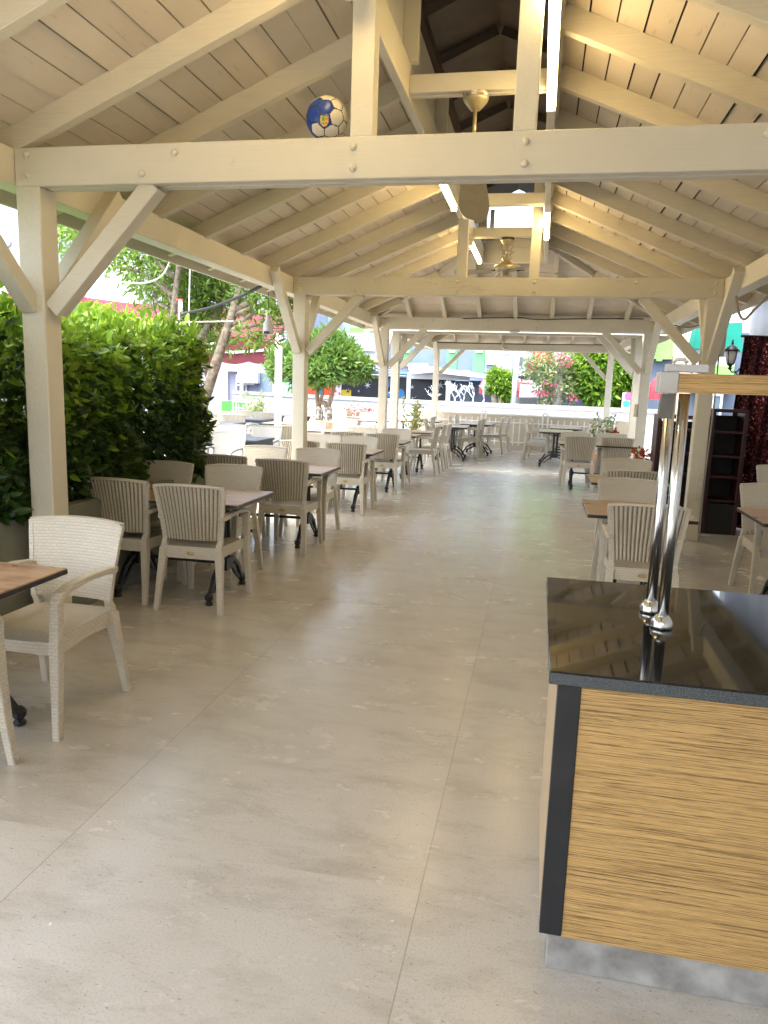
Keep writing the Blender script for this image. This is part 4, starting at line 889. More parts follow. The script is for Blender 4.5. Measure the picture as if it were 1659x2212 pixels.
# ============================================================ TREES AND PLANTS
def limb(mb, p, q, r0, r1, seed, k=6, wob=.06):
    rr = random.Random(seed); p, q = Vector(p), Vector(q); L = (q-p).length
    pts = [p.lerp(q, i/k)+Vector((rr.uniform(-1, 1), rr.uniform(-1, 1), rr.uniform(-.5, .5)))*(wob*L if 0 < i < k else 0) for i in range(k+1)]
    mb.tube(pts, [r0+(r1-r0)*i/k for i in range(k+1)], 9); return pts
def bigtree():
    base = at(430, 1000, 9.6); base.z = 0; t = thing('tree', 'leaning grey trunked tree with feathery green crown behind the hedge', 'tree', (0, 0, 0))
    mb = MB(); Yt = 9.6
    P = lambda u, v, d=0: at(u, v, Yt+d)
    b0 = P(415, 950); b0.z = 0
    main = [b0, P(432, 890), P(462, 800), P(490, 715), P(502, 680), P(510, 650), P(519, 622), P(526, 560, .3), P(520, 500, .5)]
    mb.tube(main, [.11, .085, .07, .062, .06, .054, .05, .04, .02], 12)
    for pts, r in (([P(490, 715), P(520, 706), P(560, 702), P(612, 701)], (.036, .03, .022, .012)), ([P(505, 672), P(525, 660), P(550, 650), P(553, 646)], (.042, .04, .036, .033)), ([P(508, 680), P(535, 668), P(552, 658)], (.036, .032, .03)), ([P(500, 700), P(528, 690), P(546, 678), P(548, 640)], (.03, .028, .024, .012)),
                   ([P(455, 810, .2), P(425, 745, .3), P(452, 700, .4), P(480, 655, .5), P(470, 600, .6), P(450, 520, .6)], (.08, .06, .055, .05, .04, .02))):
        mb.tube(pts, r, 9)
    tr2 = [at(372, 900, 9.2), at(370, 740, 9.2), at(374, 680, 9.2), at(380, 620, 9.2), at(388, 555, 9.2), at(392, 490, 9.2)]; tr2[0].z = 0
    mb.tube(tr2, [.05, .042, .04, .036, .03, .015], 10)
    for i, (a, b) in enumerate((((376, 640), (300, 585)), ((376, 660), (340, 560)), ((384, 590), (440, 520)), ((300, 585), (245, 575)), ((374, 690), (320, 620)), ((345, 740), (332, 640)), ((380, 600), (250, 480)), ((519, 622), (590, 560)))):
        limb(mb, at(*a, 9.2), at(*b, 9.2+.3*(i % 3)), .03, .008, i, 6, .05)
    mb.build('trunk', noisy('lichen_bark', (.11, .085, .06), (.30, .25, .19), .85, 18, bump=.6), t, smooth=True)
    bl = []
    for u, v, d, r in ((200, 520, 0, .5), (255, 500, .3, .55), (300, 545, -.2, .55), (340, 600, .4, .5), (350, 520, 0, .5), (420, 560, .5, .55), (440, 620, .7, .55), (470, 560, .5, .5), (420, 640, .8, .4), (480, 600, .8, .5), (560, 600, .2, .40), (590, 640, .2, .36), (540, 560, .5, .45), (620, 650, .4, .3), (540, 725, .1, .20), (575, 735, .1, .18), (600, 690, .2, .22), (450, 690, .9, .35), (160, 500, 0, .45), (270, 430, .3, .6), (350, 450, .4, .6), (450, 480, .6, .6), (180, 440, .3, .5), (400, 700, .9, .3), (480, 740, .8, .25), (430, 660, .9, .4), (470, 660, 1.0, .4), (350, 640, .8, .35), (430, 720, 1.0, .3), (540, 650, .5, .3)):
        p = at(u, v, Yt-.3+d); bl.append((p.x, p.y, p.z, r, r, r*.8))
    Pp, D = blob_pts(bl, 12500, 4, .2); leaves('crown', Pp, D, [LEAF1], .10, .30, None, t, 4, .4, .9)
    mb = MB(); rr = random.Random(5)
    for i in range(90):
        b = rr.choice(bl); p = Vector(b[:3]); q = p+Vector((rr.gauss(0, .35), rr.gauss(0, .35), rr.gauss(0, .3))); limb(mb, p, q, .008, .002, i, 4, .1)
    mb.build('twigs', BARK, t)
bigtree()
def citrus():
    Yc = 16.0; P = lambda u, v, d=0: at(u, v, Yc+d); t = thing('citrus_tree', 'round headed citrus tree on limewashed twin trunk behind the second post', 'tree', (0, 0, 0)); mb = MB(); b = P(700, 900)
    lw = MB()
    for dx, u1, u2 in ((-.11, 688, 684), (.09, 709, 722)):
        lw.tube([(b.x+dx*1.1, Yc, 0), (b.x+dx*1.2, Yc, .5), P(u1+(2 if dx < 0 else 0), 888), P(u1, 878)], [.12, .105, .09, .07], 10)
        mb.tube([P(u1, 880), P(u1-(3 if dx < 0 else -6), 860), P(u2, 835), P(u2+(4 if dx < 0 else 6), 790)], [.06, .05, .04, .03], 8)
    mb.tube([P(689, 878), P(697, 850), P(697, 800)], [.05, .035, .03], 8); mb.tube([P(705, 878), P(703, 872), P(692, 868)], [.06, .06, .05], 8)
    lw.build('trunk', LIMEWASH, t, smooth=True); mb.build('limbs', BARK, t, smooth=True); bl = []
    for u, v, d, r in ((620, 780, 0, .40), (605, 800, 0, .3), (660, 790, -.2, .45), (690, 760, 0, .5), (710, 745, .1, .4), (730, 775, 0, .45), (760, 790, 0, .38), (785, 800, .1, .25), (700, 800, -.3, .45), (660, 750, .2, .4), (740, 755, .2, .35), (690, 815, 0, .28), (640, 815, 0, .28), (750, 812, 0, .22), (610, 770, .2, .3), (706, 722, .1, .22)):
        p = P(u, v, d); bl.append((p.x, p.y, p.z, r, r, r*.75))
    Pp, D = blob_pts(bl, 6500, 9, .45); leaves('crown', Pp, D+np.array([0, 0, .5]), [LEAF2], .15, .33, None, t, 9, .35, .7)
citrus()
def simple_tree(name, label, cat, Yd, blobs, n, lm, size, asp, limbs, bark, seed, flowers=None, shell=.3):
    t = thing(name, label, cat, (0, 0, 0)); bl = []
    for u, v, d, r in blobs: p = at(u, v, Yd+d); bl.append((p.x, p.y, p.z, r, r, r*.85))
    Pp, D = blob_pts(bl, n, seed, shell); leaves('crown', Pp, D, [lm], size, asp, None, t, seed, .35, .8)
    mb = MB()
    for i, (pts, r0, r1) in enumerate(limbs):
        q = [at(u, v, Yd) for u, v in pts]; k = len(q)
        if i == 0: q[0].z = min(q[0].z, .0)
        mb.tube(q, [r0+(r1-r0)*j/(k-1) for j in range(k)], 8)
    mb.build('trunk', bark, t, smooth=True)
    if flowers:
        fb, fm, fn, fs = flowers; bl = []
        for u, v, r in fb: p = at(u, v, Yd-.4); bl.append((p.x, p.y, p.z, r, r*.6, r*.8))
        Pp, D = blob_pts(bl, fn, seed+1, .2); tag(leaves('flowers', Pp, D, [fm], fs, .8, None, t, seed+1, .3, .9), kind='stuff')
    return t
simple_tree('round_tree', 'bright lime green round tree behind the white wall on the right', 'tree', 27, [(1290, 790, 0, .9), (1320, 780, .3, .9), (1270, 810, 0, .7), (1340, 820, 0, .7), (1300, 840, -.2, .7), (1280, 770, 0, .6), (1345, 790, .2, .6), (1265, 840, 0, .45), (1335, 850, 0, .45), (1355, 815, 0, .4), (1305, 765, .2, .8), (1330, 868, 0, .25)], 6500, LEAF3, .24, .4, [([(1305, 900), (1303, 860), (1298, 830), (1300, 790)], .12, .05), ([(1298, 840), (1320, 800)], .07, .03), ([(1299, 835), (1275, 800)], .06, .03)], BARK, 21)
simple_tree('bougainvillea', 'straggly bougainvillea with magenta flowers round a grey palm trunk', 'climbing plant', 26.5, [(1180, 790, 0, .8), (1200, 820, 0, .7), (1215, 790, .2, .6), (1160, 800, 0, .5), (1190, 850, 0, .5), (1225, 840, 0, .45), (1150, 785, 0, .4), (1175, 830, .3, .4), (1205, 770, 0, .5), (1180, 870, 0, .3), (1225, 870, 0, .3), (1235, 810, .2, .4)], 1900, LEAF4, .15, .4,
    [([(1203, 900), (1204, 850), (1206, 800), (1204, 755)], .20, .17), ([(1190, 875), (1196, 850), (1207, 825), (1222, 808), (1240, 803)], .04, .02), ([(1212, 872), (1195, 845), (1180, 830)], .035, .015), ([(1225, 870), (1210, 840), (1218, 815)], .03, .015), ([(1160, 870), (1172, 840), (1168, 800), (1150, 780)], .03, .012)], noisy('grey_palm_bark', (.20, .19, .17), (.32, .31, .29), .9, 10, bump=.4), 22, ([(1190, 828, .22), (1170, 845, .25), (1150, 790, .2), (1215, 770, .3), (1222, 780, .25), (1232, 790, .2), (1187, 850, .2), (1160, 848, .15), (1116, 815, .2), (1240, 862, .2)], MAGENTA, 150, .09), .1)
simple_tree('pale_trunk_shrub', 'small green shrub with several pale trunks beside the white lamp pole', 'shrub', 26, [(1075, 815, 0, .32), (1090, 830, 0, .32), (1065, 830, 0, .26), (1095, 850, 0, .26), (1080, 845, .1, .24), (1097, 815, 0, .22), (1060, 838, 0, .2), (1098, 865, 0, .18), (1072, 806, 0, .2)], 1900, LEAF3, .19, .3, [([(1080, 900), (1078, 875), (1084, 855), (1092, 835)], .10, .03), ([(1068, 875), (1064, 855), (1062, 840)], .09, .03), ([(1071, 873), (1068, 845), (1072, 825)], .07, .03), ([(1084, 868), (1096, 855)], .06, .02), ([(1078, 870), (1080, 840), (1082, 818)], .06, .03)], PALEBARK, 23)
def twigs(name, label, u0, u1, v1, Yd, n, seed):
    rr = random.Random(seed); mb = MB()
    def grow(p, d, L, r, lev):
        q = p+d*L; mid = p.lerp(q, .5)+Vector((rr.gauss(0, .06), rr.gauss(0, .06), 0))*L; mb.tube([p, mid, q], [r, r*.85, r*.65], 5)
        if lev:
            for _ in range(rr.choice((2, 3))): grow(q if rr.random() < .6 else mid, (d+Vector((rr.gauss(0, .6), rr.gauss(0, .4), rr.uniform(.0, .45)))).normalized(), L*rr.uniform(.6, .85), r*.62, lev-1)
    for i in range(n):
        u = u0+(u1-u0)*(i+.5)/n; p = at(u, v1, Yd+rr.uniform(-.3, .3)); p.z = .9; grow(p, Vector((rr.gauss(0, .3), 0, 1)).normalized(), .34, .034, 4)
    tag(mb.build(name, WHITETWIG, None, smooth=True), label, 'shrub')
twigs('bare_shrub', 'leafless white painted shrub in front of the dark bar wall', 935, 1050, 868, 25.6, 6, 3)
def potted(name, label, c, h, rad, n, lm, seed, pot, fl=None, potr=.16, poth=.3, size=.06):
    t = thing(name, label, 'potted plant', (c[0], c[1], 0)); rr = random.Random(seed); mb = MB(); tips = []
    for i in range(9):
        a = rr.uniform(0, 2*PI); q = Vector((math.cos(a)*rad*rr.uniform(.3, 1), math.sin(a)*rad*rr.uniform(.3, 1), h*rr.uniform(.65, 1))); pts = [Vector((0, 0, poth-.03)), q*.5+Vector((0, 0, .12)), q]; mb.tube(pts, [.01, .007, .003], 6); tips += [pts[1].lerp(q, k/5) for k in range(6)]
    mb.build('stems', LEAF4 if n < 200 else BARK, t); rs = np.random.RandomState(seed); ix = rs.choice(len(tips), n); P = np.array([tuple(tips[i]) for i in ix])+rs.normal(0, rad*.16, (n, 3))
    leaves('foliage', P, rs.normal(0, 1, (n, 3))+[0, 0, .3], [lm], size, .5, None, t, seed)
    MB().lathe([(potr*.72, 0), (potr*.95, poth*.85), (potr*1.05, poth*.86), (potr*1.05, poth), (potr*.9, poth), (potr*.85, poth-.04)], seg=18).build('pot', pot, t, smooth=True)
    if fl:
        fm, fn, fr = fl; k = [tuple(tips[i]) for i in range(5, len(tips), 6)]; P = np.array([k[i % len(k)] for i in range(fn)])+rs.normal(0, fr, (fn, 3)); tag(leaves('flowers', P, rs.normal(0, 1, (fn, 3)), [fm], .05, .9, None, t, seed+4), kind='stuff')
    return t
potted('flowering_shrub', 'wispy yellow green shrub in a pot beside the third left posts', (-2.72, 16.0), 1.3, .32, 420, leafmat('yellow_green_leaf', [(0, (.25, .28, .05)), (1, (.5, .48, .2))], .35), 31, WHITEP, None, .17, .45, .07)
potted('leafy_pot', 'leafy green plant standing in front of the far right posts', (1.25, 15.3), 1.15, .26, 420, LEAF4, 32, TERRA, None, .16, .45, .07)
potted('geranium', 'dark red geranium in a pot before the leafy plant', (1.50, 15.0), .86, .2, 200, LEAF2, 33, WHITEP, (leafmat('dark_red_petal', [(0, (.16, .0, .01)), (1, (.3, .01, .02))], .2), 420, .035), .16, .5)
potted('red_flower_pot', 'small pot of red flowers beside the bordeaux bookcase', (1.32, 9.7), .93, .1, 120, LEAF2, 34, TERRA, (REDPETAL, 120, .04), .12, .6)
potted('terrace_shrub', 'thin leafy shrub growing at the fence left of the steel post', (-7.6, 19.4), 1.25, .42, 460, LEAF4, 35, WHITEP, None, .2, .4, .09)
potted('red_flowers', 'mass of red flowers between the pale terrace chairs', (-4.9, 20.4), .86, .5, 120, LEAF2, 36, WHITEP, (REDPETAL, 500, .09), .2, .4)
# ============================================================ FENCE AND LOW WALLS
t = thing('fence', 'white metal picket fence with hooped posts along the far edge', 'fence', (0, 0, 0))
fy = lambda x: 20.12-.27*x if x > -9.9 else 20.12+.27*9.9
yo = .0
def fp(x, z, o=0): return Vector((x, fy(x)+o, z))
hx = [.16+1.64*k for k in range(-6, 2)]
MB().tube([fp(hx[0], .93), fp(hx[-1], .93)], .025, 8).build('top_rail', WHITEMETAL, t)
for z in (.2, .72): MB().tube([fp(hx[0], z), fp(hx[-1], z)], .014, 8).build('rail', WHITEMETAL, t)
for i, x in enumerate(hx):
    mb = MB(); mb.tube([fp(x-.065, 0)]+[fp(x-.065*math.cos(a), .94+.065*math.sin(a)) for a in [PI*k/10 for k in range(11)]]+[fp(x+.065, 0)], .022, 10); mb.build('hooped_post', WHITEMETAL, t, smooth=True)
    if i < len(hx)-1:
        for k in range(1, 10): MB().tube([fp(x+1.64*k/10, .12), fp(x+1.64*k/10, .825), fp(x+1.64*k/10, .84)], [.013, .013, .006], 7).build('picket', WHITEMETAL, t)
mb = MB(); mb.prism([fp(-3.5, 0, .12), fp(2.6, 0, .12), fp(2.6, 0, .27), fp(-3.5, 0, .27)], (0, 0, .9)); small('low_wall', 'cream rendered low wall right behind the picket fence', 'wall', mb, CREAMWALL)
wl = [(4.2, 23.6), (-3.3, 24.5), (-9.6, 28), (-13, 30.4)]
t = thing('street_wall', 'long white street wall with grey stone coping beyond the fence', 'wall', (0, 0, 0)); mb = MB(); cp = MB()
for (xa, ya), (xb, yb_) in zip(wl[:-1], wl[1:]):
    mb.prism([(xa, ya, -.05), (xb, yb_, -.05), (xb+.07, yb_+.2, -.05), (xa+.07, ya+.2, -.05)], (0, 0, 1.07)); cp.prism([(xa-.01, ya-.03, 1.022), (xb-.01, yb_-.03, 1.022), (xb+.09, yb_+.24, 1.022), (xa+.09, ya+.24, 1.022)], (0, 0, .13))
mb.build('wall', WHITEWALL, t); cp.build('coping', COPING, t)
mb = MB()
for a, b in (((478, 866), (516, 900)),): 
    p, q = at(*a, 24.2), at(*b, 24.2); mb.box(p.x, q.x, 24.2, 24.8, .0, p.z)
small('green_bin', 'bright green plastic bin behind the white fence on the left', 'bin', mb, GREENBIN, bevel=.02)
# white steel post on the terrace
c = at(601, 900, 13.6); t = thing('steel_post', 'slim white square steel post on the terrace left of the second timber post', 'post', (c.x, 13.6, 0)); MB().box(-.055, .055, -.055, .055, 0, 2.5).build('shaft', WHITEMETAL, t, .005); MB().box(-.1, .1, -.1, .1, 0, .012).build('base_plate', WHITEMETAL, t)
# ============================================================ STREET BUILDINGS
def slab(name, m, par, px, Yd, th=.1):
    return MB().prism([at(u, v, Yd) for u, v in px], (0, th, 0)).build(name, m, par)
def rect(name, m, par, u0, v0, u1, v1, Yd, th=.1):
    a, b = at(u0, v0, Yd), at(u1, v1, Yd); return MB().box(a.x, b.x, Yd, Yd+th, b.z, a.z).build(name, m, par)
def window(par, u0, v0, u1, v1, Yd, nx=2, ny=1, m=None, fw=.07):
    a, b = at(u0, v0, Yd), at(u1, v1, Yd); mb = MB(); x0, x1, z0, z1 = a.x, b.x, b.z, a.z
    for i in range(nx+1): x = x0+(x1-x0-fw)*i/nx; mb.box(x, x+fw, Yd-.05, Yd+.02, z0, z1)
    for i in range(ny+1):
        z = z0+(z1-z0-fw)*i/ny
        for j in range(nx): xa = x0+(x1-x0-fw)*j/nx+fw; xb = x0+(x1-x0-fw)*(j+1)/nx; mb.box(xa, xb, Yd-.046, Yd+.016, z, z+fw)
    f = mb.build('window', WHITEP, par); MB().box(x0+.01, x1-.01, Yd-.02, Yd-.012, z0+.01, z1-.01).build('pane', m or GLASS, f); return f
# big blue building
bl = thing('apartment_building', 'blue apartment block with green stripes, white bay window and balcony', 'building', (0, 0, 0)); Yb = 37
rect('wall', BLUE, bl, 722, 560, 1118, 900, Yb, 3)
for u0, u1 in ((862, 886), (969, 985), (1027, 1045)): rect('green_stripe', GREENP, bl, u0, 690, u1, 808, Yb-.06, .05); window(bl, u0+2, 735, u1-2, 762, Yb-.08, 2, 2)
rect('bay', WHITEP, bl, 742, 718, 812, 785, Yb-.9, .9); window(bl, 746, 721, 810, 759, Yb-.97, 4, 1, CURTAINW); rect('bay_transom', WHITEP, bl, 746, 730, 810, 733, Yb-1.03, .02)
slab('bay_roof', LIME, bl, [(752, 719), (757, 708), (780, 708), (790, 719)], Yb-.9, .8)
rect('mint_wall', MINT, bl, 640, 560, 722, 900, Yb-.2, 3); rect('mint_wall', MINT, bl, 744, 560, 830, 718, Yb-.12, .1); rect('recess', LAV, bl, 724, 660, 744, 770, Yb-.05, .04); window(bl, 728, 722, 738, 745, Yb-.08, 1, 1)
rect('balcony_room', WHITEP, bl, 1050, 745, 1104, 806, Yb-.7, .6); window(bl, 1052, 762, 1074, 788, Yb-.74, 2, 1, CURTAINW)
rect('balcony_room', BLUE, bl, 1050, 788, 1076, 803, Yb-.72, .02)
mb = MB(); a, b = at(1074, 768, Yb-.9), at(1100, 802, Yb-.9)
for i in range(8):
    x = a.x+(b.x-a.x)*(i+.5)/8; mb.lathe([(.05, 0), (.05, .05), (.03, .1), (.065, .25), (.03, .42), (.05, .5), (.05, .55)], (x, Yb-.95, b.z+.25), 8)
mb.box(a.x, b.x, Yb-1.02, Yb-.85, b.z+.8, b.z+.87); mb.build('balustrade', WHITEP, bl, smooth=False); mb = MB()
mb.prism([(a.x, Yb-1.0, b.z+.25), (a.x, Yb-1.15, b.z+.1), (a.x, Yb-1.1, b.z-.15), (a.x, Yb-.72, b.z-.25), (a.x, Yb-.72, b.z+.25)], (b.x-a.x, 0, 0)); mb.build('balcony_slab', WHITEP, bl)
rect('stair_hall', WHITEP, bl, 1104, 740, 1134, 812, Yb-.3, .2); window(bl, 1119, 768, 1132, 795, Yb-.34, 1, 1)
# green neighbour
gb = thing('apartment_building', 'mint green house with air conditioner and red flag behind the bougainvillea', 'building', (0, 0, 0))
rect('wall', GREENP, gb, 1131, 600, 1420, 811, 38, 3); rect('wall', WHITEP, gb, 1166, 700, 1230, 790, 37.9, .08); rect('ground_floor', SLATE, gb, 1100, 811, 1420, 900, 38.1, 2)
slab('canopy', noisy('mossy_canopy', (.16, .24, .18), (.26, .34, .27), .9, 8), gb, [(1140, 838), (1170, 812), (1420, 822), (1420, 842)], 37.0, .9)
def aircon(par_label, u, v, Yd, w=.85, h=.6):
    p = at(u, v, Yd); t = thing('air_conditioner', par_label, 'air conditioner', (p.x, Yd-.2, p.z)); MB().box(-w/2, w/2, -.15, .15, -h/2, h/2).build('casing', WHITEP, t, .02)
    mb = MB(); mb.tube([(-w*.14, -.165, 0), (-w*.14, -.151, 0)], h*.40, 20); mb.build('fan_grille', GREYP, t); MB().tube([(-w*.14, -.172, 0), (-w*.14, -.166, 0)], h*.1, 12).build('hub', WHITEP, t); MB().box(-w*.3, w*.3, -.1, .16, -h/2-.06, -h/2-.001).build('bracket', GREYP, t)
aircon('white air conditioner high on the mint green house', 1139, 770, 37.95, 1.1, .75)
p = at(1175, 768, 36.5); t = thing('flag', 'red flag with white emblem hanging from the mint house', 'flag', (p.x, 36.5, p.z)); mb = MB(); n = 12
vs = [((i/n-.5)*1.0, .05*math.sin(i*1.1), (j-.5)*.62-.1*i/n) for j in (0, 1) for i in range(n+1)]; vs += [(x, y+.01, z) for x, y, z in vs]; k = 2*(n+1)
mb.add(vs, [(i, i+1, n+2+i, n+1+i) for i in range(n)]+[(k+n+1+i, k+n+2+i, k+i+1, k+i) for i in range(n)]); mb.build('cloth', REDF, t)
mb = MB(); o = [(.16*math.cos(a)-.02, -.056, .16*math.sin(a)-.05) for a in [.7+k*(2*PI-1.4)/14 for k in range(15)]]; i_ = [(.12*math.cos(a)+.03, -.056, .12*math.sin(a)-.05) for a in [.9+k*(2*PI-1.8)/14 for k in range(15)]]
for k in range(14): mb.prism([o[k], o[k+1], i_[k+1], i_[k]], (0, -.008, 0))
mb.build('crescent', WHITEP, t); MB().tube([(-.53, 0, -.5), (-.53, 0, .5)], .02, 8).build('flag_pole', GREYP, t)
# street bar with dark mural
ba = thing('street_bar', 'low street bar with black star mural, blue sign band and sloping white roof', 'building', (0, 0, 0)); Ym = 31
rect('wall', NAVY, ba, 655, 808, 966, 905, Ym, 2); rect('sign_band', flat('grey_blue_band', (.17, .22, .32)), ba, 600, 776, 924, 806, Ym-.25, .25)
slab('roof_edge', TERRA, ba, [(745, 768), (924, 792), (924, 797), (745, 774)], Ym-.35, .6); rect('gutter', WHITEP, ba, 655, 804, 877, 812, Ym-.5, .5)
slab('roof', noisy('corrugated_white_roof', (.6, .6, .58), (.7, .7, .68), .6, 3, sc=(12, 1, 1)), ba, [(882, 785), (1150, 822), (1150, 828), (882, 799)], Ym-1.2, 2.2)
def glyph(s, u, v, hpx):
    cu = bpy.data.curves.new('letter', 'FONT'); cu.body = s; cu.size = hpx*(Ym-.28)/FOC/.69; cu.extrude = .015; cu.materials.append(WHITEP)
    tmp = bpy.data.objects.new('letter', cu); COL.objects.link(tmp); dg = bpy.context.evaluated_depsgraph_get(); me = bpy.data.meshes.new_from_object(tmp.evaluated_get(dg)); bpy.data.objects.remove(tmp)
    o = bpy.data.objects.new('letter', me); COL.objects.link(o); p = at(u, v, Ym-.28); o.location = p; o.rotation_euler = (PI/2, 0, 0); o.parent = ba; return o
for s, u, v in (('E', 789.5, 800), ('R', 800, 801), ('N', 811, 802), ('E', 835.5, 805)): glyph(s, u, v, 13)
def star(u, v, r, m=WHITEP, k=4):
    p = at(u, v, Ym-.012); pts = [(p.x+(r if i % 2 == 0 else r*.25)*math.cos(PI*i/k+.3), Ym-.012, p.z+(r if i % 2 == 0 else r*.25)*math.sin(PI*i/k+.3)) for i in range(2*k)]; MB().prism(pts, (0, .01, 0)).build('mural_star', m, ba)
for u, v, r in ((794, 832, .16), (752, 845, .13), (775, 845, .05), (890, 836, .10), (951, 832, .18), (790, 822, .04), (891, 860, .05)): star(u, v, r, k=6)
def oval(u, v, ru, rv, m, d=.014):
    c = at(u, v, Ym-d); s = Ym/FOC; MB().prism([(c.x+ru*s*math.cos(2*PI*i/24), Ym-d, c.z+rv*s*math.sin(2*PI*i/24)) for i in range(24)], (0, .01, 0)).build('mural_shape', m, ba)
oval(673, 843, 13, 16, ORANGE); oval(708, 840, 11, 18, ORANGE); oval(692, 845, 5, 18, MBLUE, .02); rect('mural_panel', WHITEP, ba, 719, 815, 737, 858, Ym-.012, .01); rect('mural_panel', YELLOW, ba, 737, 842, 758, 866, Ym-.012, .01)
for u, v in ((724, 826), (731, 834), (725, 845), (733, 850), (723, 855), (730, 820)): oval(u, v, 2.2, 3, ORANGE, .026)
oval(842, 832, 11, 14, MBLUE); oval(850, 850, 20, 9, MBLUE); oval(866, 852, 8, 12, MBLUE, .02); oval(846, 840, 9, 5, NAVY, .03); oval(852, 857, 9, 3, NAVY, .034); oval(842, 848, 3, 2, WHITEP, .04)
rect('side_wall', WHITEP, ba, 885, 797, 1014, 822, Ym-.7, .1); rect('glazing', GLASS, ba, 966, 822, 1014, 905, Ym-.2, .1); rect('pillar', WHITEP, ba, 964, 822, 970, 905, Ym-.8, .1); rect('dark_doorway', SLATE, ba, 1014, 822, 1130, 905, Ym-.1, .1)
mb = MB(); p = at(884, 806, 28); q = at(923, 793, 28); mb.box(p.x-.07, p.x+.07, 27.93, 28.07, 0, p.z+.02); mb.bar((p.x, 28, p.z), (q.x+.3, 28, p.z+.12), .12, .12); small('white_bracket_post', 'thick white steel post with side arm before the black mural', 'post', mb, WHITEP, bevel=.01)
def dome(u0, u1, v0, v1, Yd, label):
    a, b = at(u0, v0, Yd), at(u1, v1, Yd); c = (a.x+b.x)/2; rx = (b.x-a.x)/2; h = a.z-b.z; mb = MB(); vs = []; nu, nv = 16, 8
    for j in range(nv+1):
        for i in range(nu+1):
            th = PI*i/nu; ph = PI/2*j/nv; f = 1-.04*(i % 4 == 0); vs.append((c-rx*math.cos(th)*math.cos(ph)*f, Yd-.75*math.sin(th)*math.cos(ph)*f, b.z+h*math.sin(ph)))
    n = nu+1; fs = [(j*n+i, j*n+i+1, (j+1)*n+i+1, (j+1)*n+i) for j in range(nv) for i in range(nu)]
    vv = [(vs[i][0], vs[i][1], vs[i][2]-.14-.05*(i % 2)) for i in range(n)]; o = len(vs); vs += vv; fs += [(o+i, o+i+1, i+1, i) for i in range(nu)]
    t = thing('dome_awning', label, 'awning', (0, 0, 0), 0, 'red dome awnings'); mb.add(vs, fs); mb.build('canopy', DOMERED, t)
for u0, u1, v0, v1, l in ((1036, 1064, 818, 842, 'red dome awning behind the pale trunked shrub'), (1100, 1119, 823, 848, 'red dome awning just right of the lamp pole, left of three'), (1114, 1137, 823, 848, 'red dome awning right of the lamp pole, middle of three'), (1131, 1149, 824, 849, 'red dome awning right of the lamp pole, right of three'), (1402, 1440, 812, 852, 'large red dome awning at the slate building on the right')): dome(u0, u1, v0, v1, 29 if u0 < 1300 else 24.5, l)
for u in (1118, 1139): p = at(u, 870, 29.2); small('awning_post', 'thin white post under the %s red dome awning' % ('middle' if u == 1118 else 'right'), 'post', MB().tube([(p.x, 29.2, 0), (p.x, 29.2, at(u, 845, 29.2).z)], .05, 8), WHITEP)
p = at(1106, 880, 25.8); t = thing('lamp_pole', 'tall pale blue street pole behind the white wall', 'street pole', (p.x, 25.8, 0)); MB().tube([(0, 0, 0), (.05, 0, 2.0), (.16, 0, 5.5)], [.10, .09, .07], 12).build('shaft', noisy('pale_blue_paint', (.5, .58, .66), (.6, .67, .74), .5, 3), t, smooth=True); MB().lathe([(.2, 0), (.2, .03), (.12, .06), (.12, .4)], seg=12).build('base', WHITEP, t)
p = at(1150, 858, 27.5); mb = MB(); mb.bar((p.x-.45, 27.4, p.z+.1), (p.x+.6, 27.4, p.z+.1), .5, .5, (0, .5, 1)); mb.box(p.x-.1, p.x+.1, 27.5, 27.6, 0, p.z); small('menu_board', 'tilted white board on a stand left of the bougainvillea', 'board', mb, WHITEP, bevel=.01)
p = at(1180, 842, 27.2); t = thing('statue', 'slim white statue among the magenta flowers', 'statue', (p.x, 27.2, 0)); z0 = p.z; MB().lathe([(.25, 0), (.22, z0-.6), (.16, z0-.5), (.2, z0-.2), (.24, z0+.1), (.13, z0+.3), (.07, z0+.36), (.13, z0+.46), (.11, z0+.58), (.03, z0+.63)], seg=12).build('figure', WHITETWIG, t, smooth=True)
# right: slate building with lime zigzag gable, teal awning, palm trunks, printed panel
sb = thing('slate_building', 'slate blue building with stepped lime green gable on the right', 'building', (0, 0, 0)); Ys = 26
rect('wall', SLATE, sb, 1395, 715, 1800, 920, Ys, 2)
slab('gable', LIME, sb, [(1396, 775), (1396, 745), (1500, 690), (1500, 757), (1488, 757), (1488, 764), (1470, 764), (1470, 770), (1452, 770), (1452, 776), (1430, 776), (1430, 780), (1418, 780), (1418, 775)], Ys-.2, .18); rect('wall', WHITEP, sb, 1500, 770, 1580, 850, Ys-.3, .2); window(sb, 1524, 850, 1556, 905, Ys-.35, 2, 1)
rect('wall', LIME, sb, 1545, 790, 1580, 850, Ys-.4, .05)
t = thing('teal_awning', 'teal cloth awning seen past the right post', 'awning', (0, 0, 0)); slab('canopy', TEAL, t, [(1506, 702), (1604, 696), (1604, 760), (1494, 752)], 14.0, .4)
for u, l in ((1461, 'pinkish palm trunk before the slate building, left of two'), (1478, 'pale palm trunk before the slate building, right of two')):
    a = at(u, 870, 22.5); b = at(u+8, 690, 22.5); small('palm_trunk', l, 'tree trunk', MB().tube([(a.x, 22.5, 0), a, b], [.16, .15, .14], 10), noisy('palm_bark', (.42, .30, .24), (.55, .42, .35), .9, 12, bump=.4) if u < 1470 else PALEBARK, smooth=True)
pn = thing('printed_panel', 'white panel printed with pink and blue patches behind the wall', 'panel', (0, 0, 0)); Yp = 25.5; rect('board', WHITEP, pn, 1345, 848, 1390, 885, Yp, .05)
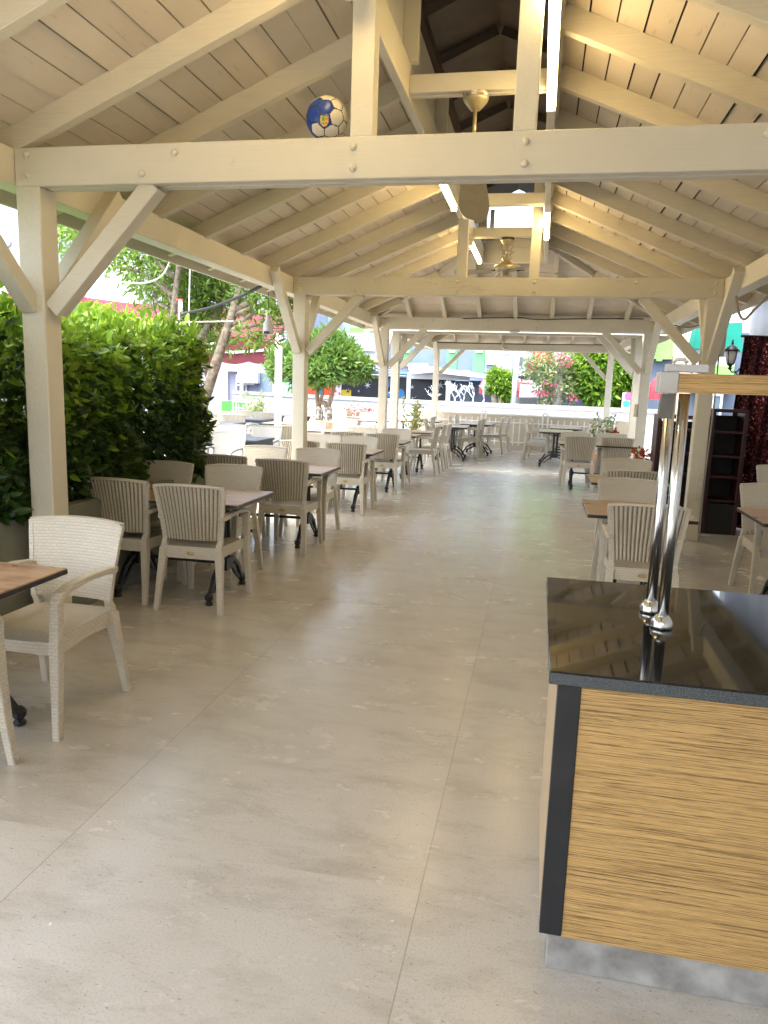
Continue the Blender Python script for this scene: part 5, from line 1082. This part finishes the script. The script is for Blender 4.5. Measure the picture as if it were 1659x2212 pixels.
def blobp(u, v, ru, rv, m): 
    c = at(u, v, Yp-.01); s = Yp/FOC; MB().prism([(c.x+ru*s*math.cos(2*PI*i/16)*(1+.15*math.sin(i*2.1)), Yp-.01, c.z+rv*s*math.sin(2*PI*i/16)) for i in range(16)], (0, .008, 0)).build('print', m, pn)
blobp(1358, 856, 8, 8, PINK); blobp(1353, 872, 7, 7, SKYB)
p = at(1420, 900, 21.5); t = thing('slatted_bench', 'white slatted bench seen between the right post and bookcase', 'bench', (0, 0, 0)); mb = MB()
for k in range(7): mb.box(p.x-.5, p.x+.6, 21.5+.02*k, 21.53+.02*k, .2+.11*k, .27+.11*k)
mb.build('slats', WHITEP, t); MB().box(p.x-.5, p.x-.44, 21.4, 21.7, 0, .95).build('leg', WHITEP, t); MB().box(p.x+.54, p.x+.6, 21.4, 21.7, 0, .95).build('leg', WHITEP, t)
# left: red awning shop, lavender house, white building
lh = thing('lavender_house', 'lavender blue house with white window below the red awning', 'building', (0, 0, 0)); Yl = 33
rect('wall', LAV, lh, 300, 560, 664, 930, Yl, 3); rect('pilaster', WHITEP, lh, 478, 790, 492, 930, Yl-.15, .14); rect('blue_bay', BLUE, lh, 556, 790, 608, 930, Yl-.12, .11); rect('mint_bay', MINT, lh, 604, 790, 628, 930, Yl-.16, .05); rect('soffit', GREYP, lh, 490, 785, 525, 803, Yl-.3, .2); window(lh, 510, 808, 534, 856, Yl-.1, 2, 2); window(lh, 590, 818, 600, 850, Yl-.2, 1, 2)
aircon('white air conditioner on the lavender wall below the red awning', 541, 811, Yl-.1, 1.0, .72)
t = thing('pergola', 'white steel pergola frame in front of the lavender house', 'pergola', (0, 0, 0)); p = at(522, 797, 29.5); q = at(602, 800, 29.5); MB().box(p.x-.06, p.x+.06, 29.44, 29.56, 0, p.z+.12).build('post', WHITEP, t); MB().box(p.x+.061, q.x, 29.44, 29.56, p.z-.14, p.z+.1).build('beam', WHITEP, t)
aw = thing('red_awning', 'large burgundy awning with scalloped valance behind the leaning tree', 'awning', (0, 0, 0)); Ya = 21.5
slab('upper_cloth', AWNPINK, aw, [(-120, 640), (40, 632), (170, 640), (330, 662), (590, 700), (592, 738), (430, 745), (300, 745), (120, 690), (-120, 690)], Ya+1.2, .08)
slab('trim_bar', WHITEP, aw, [(-120, 630), (60, 622), (180, 632), (180, 637), (60, 628), (-120, 636)], Ya+1.1, .06); slab('trim_bar', WHITEP, aw, [(420, 745), (500, 758), (595, 752), (595, 757), (500, 764), (420, 751)], Ya-.05, .06); slab('trim_bar', WHITEP, aw, [(400, 722), (470, 742), (470, 748), (400, 730)], Ya-.3, .1)
pts = [(-120, 690), (130, 690), (300, 735), (595, 735)]; bot = []
for i in range(49):
    u = 595-(595+120)*i/48; bot.append((u, 781+6*abs(math.sin(i*PI/4)) if u > 400 else 770))
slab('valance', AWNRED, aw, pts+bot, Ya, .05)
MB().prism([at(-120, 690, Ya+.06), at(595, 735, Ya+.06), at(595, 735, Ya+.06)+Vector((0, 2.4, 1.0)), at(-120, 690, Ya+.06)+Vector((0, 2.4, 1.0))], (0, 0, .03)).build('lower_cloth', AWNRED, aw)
p = at(597, 760, Ya); MB().box(p.x-.05, p.x+.05, Ya+.05, Ya+.15, 0, p.z+.4).build('post', WHITEP, aw)
wb = thing('white_building', 'tall white building with round wall light at the upper left', 'building', (0, 0, 0)); rect('wall', WHITEP, wb, -400, 250, 112, 900, 40, 4)
p = at(15, 523, 39.9); MB().tube([(p.x, 39.85, p.z), (p.x, 39.99, p.z)], .25, 20).build('wall_light', GREYP, wb); window(wb, 118-40, 470, 118, 560, 39.95, 1, 2)
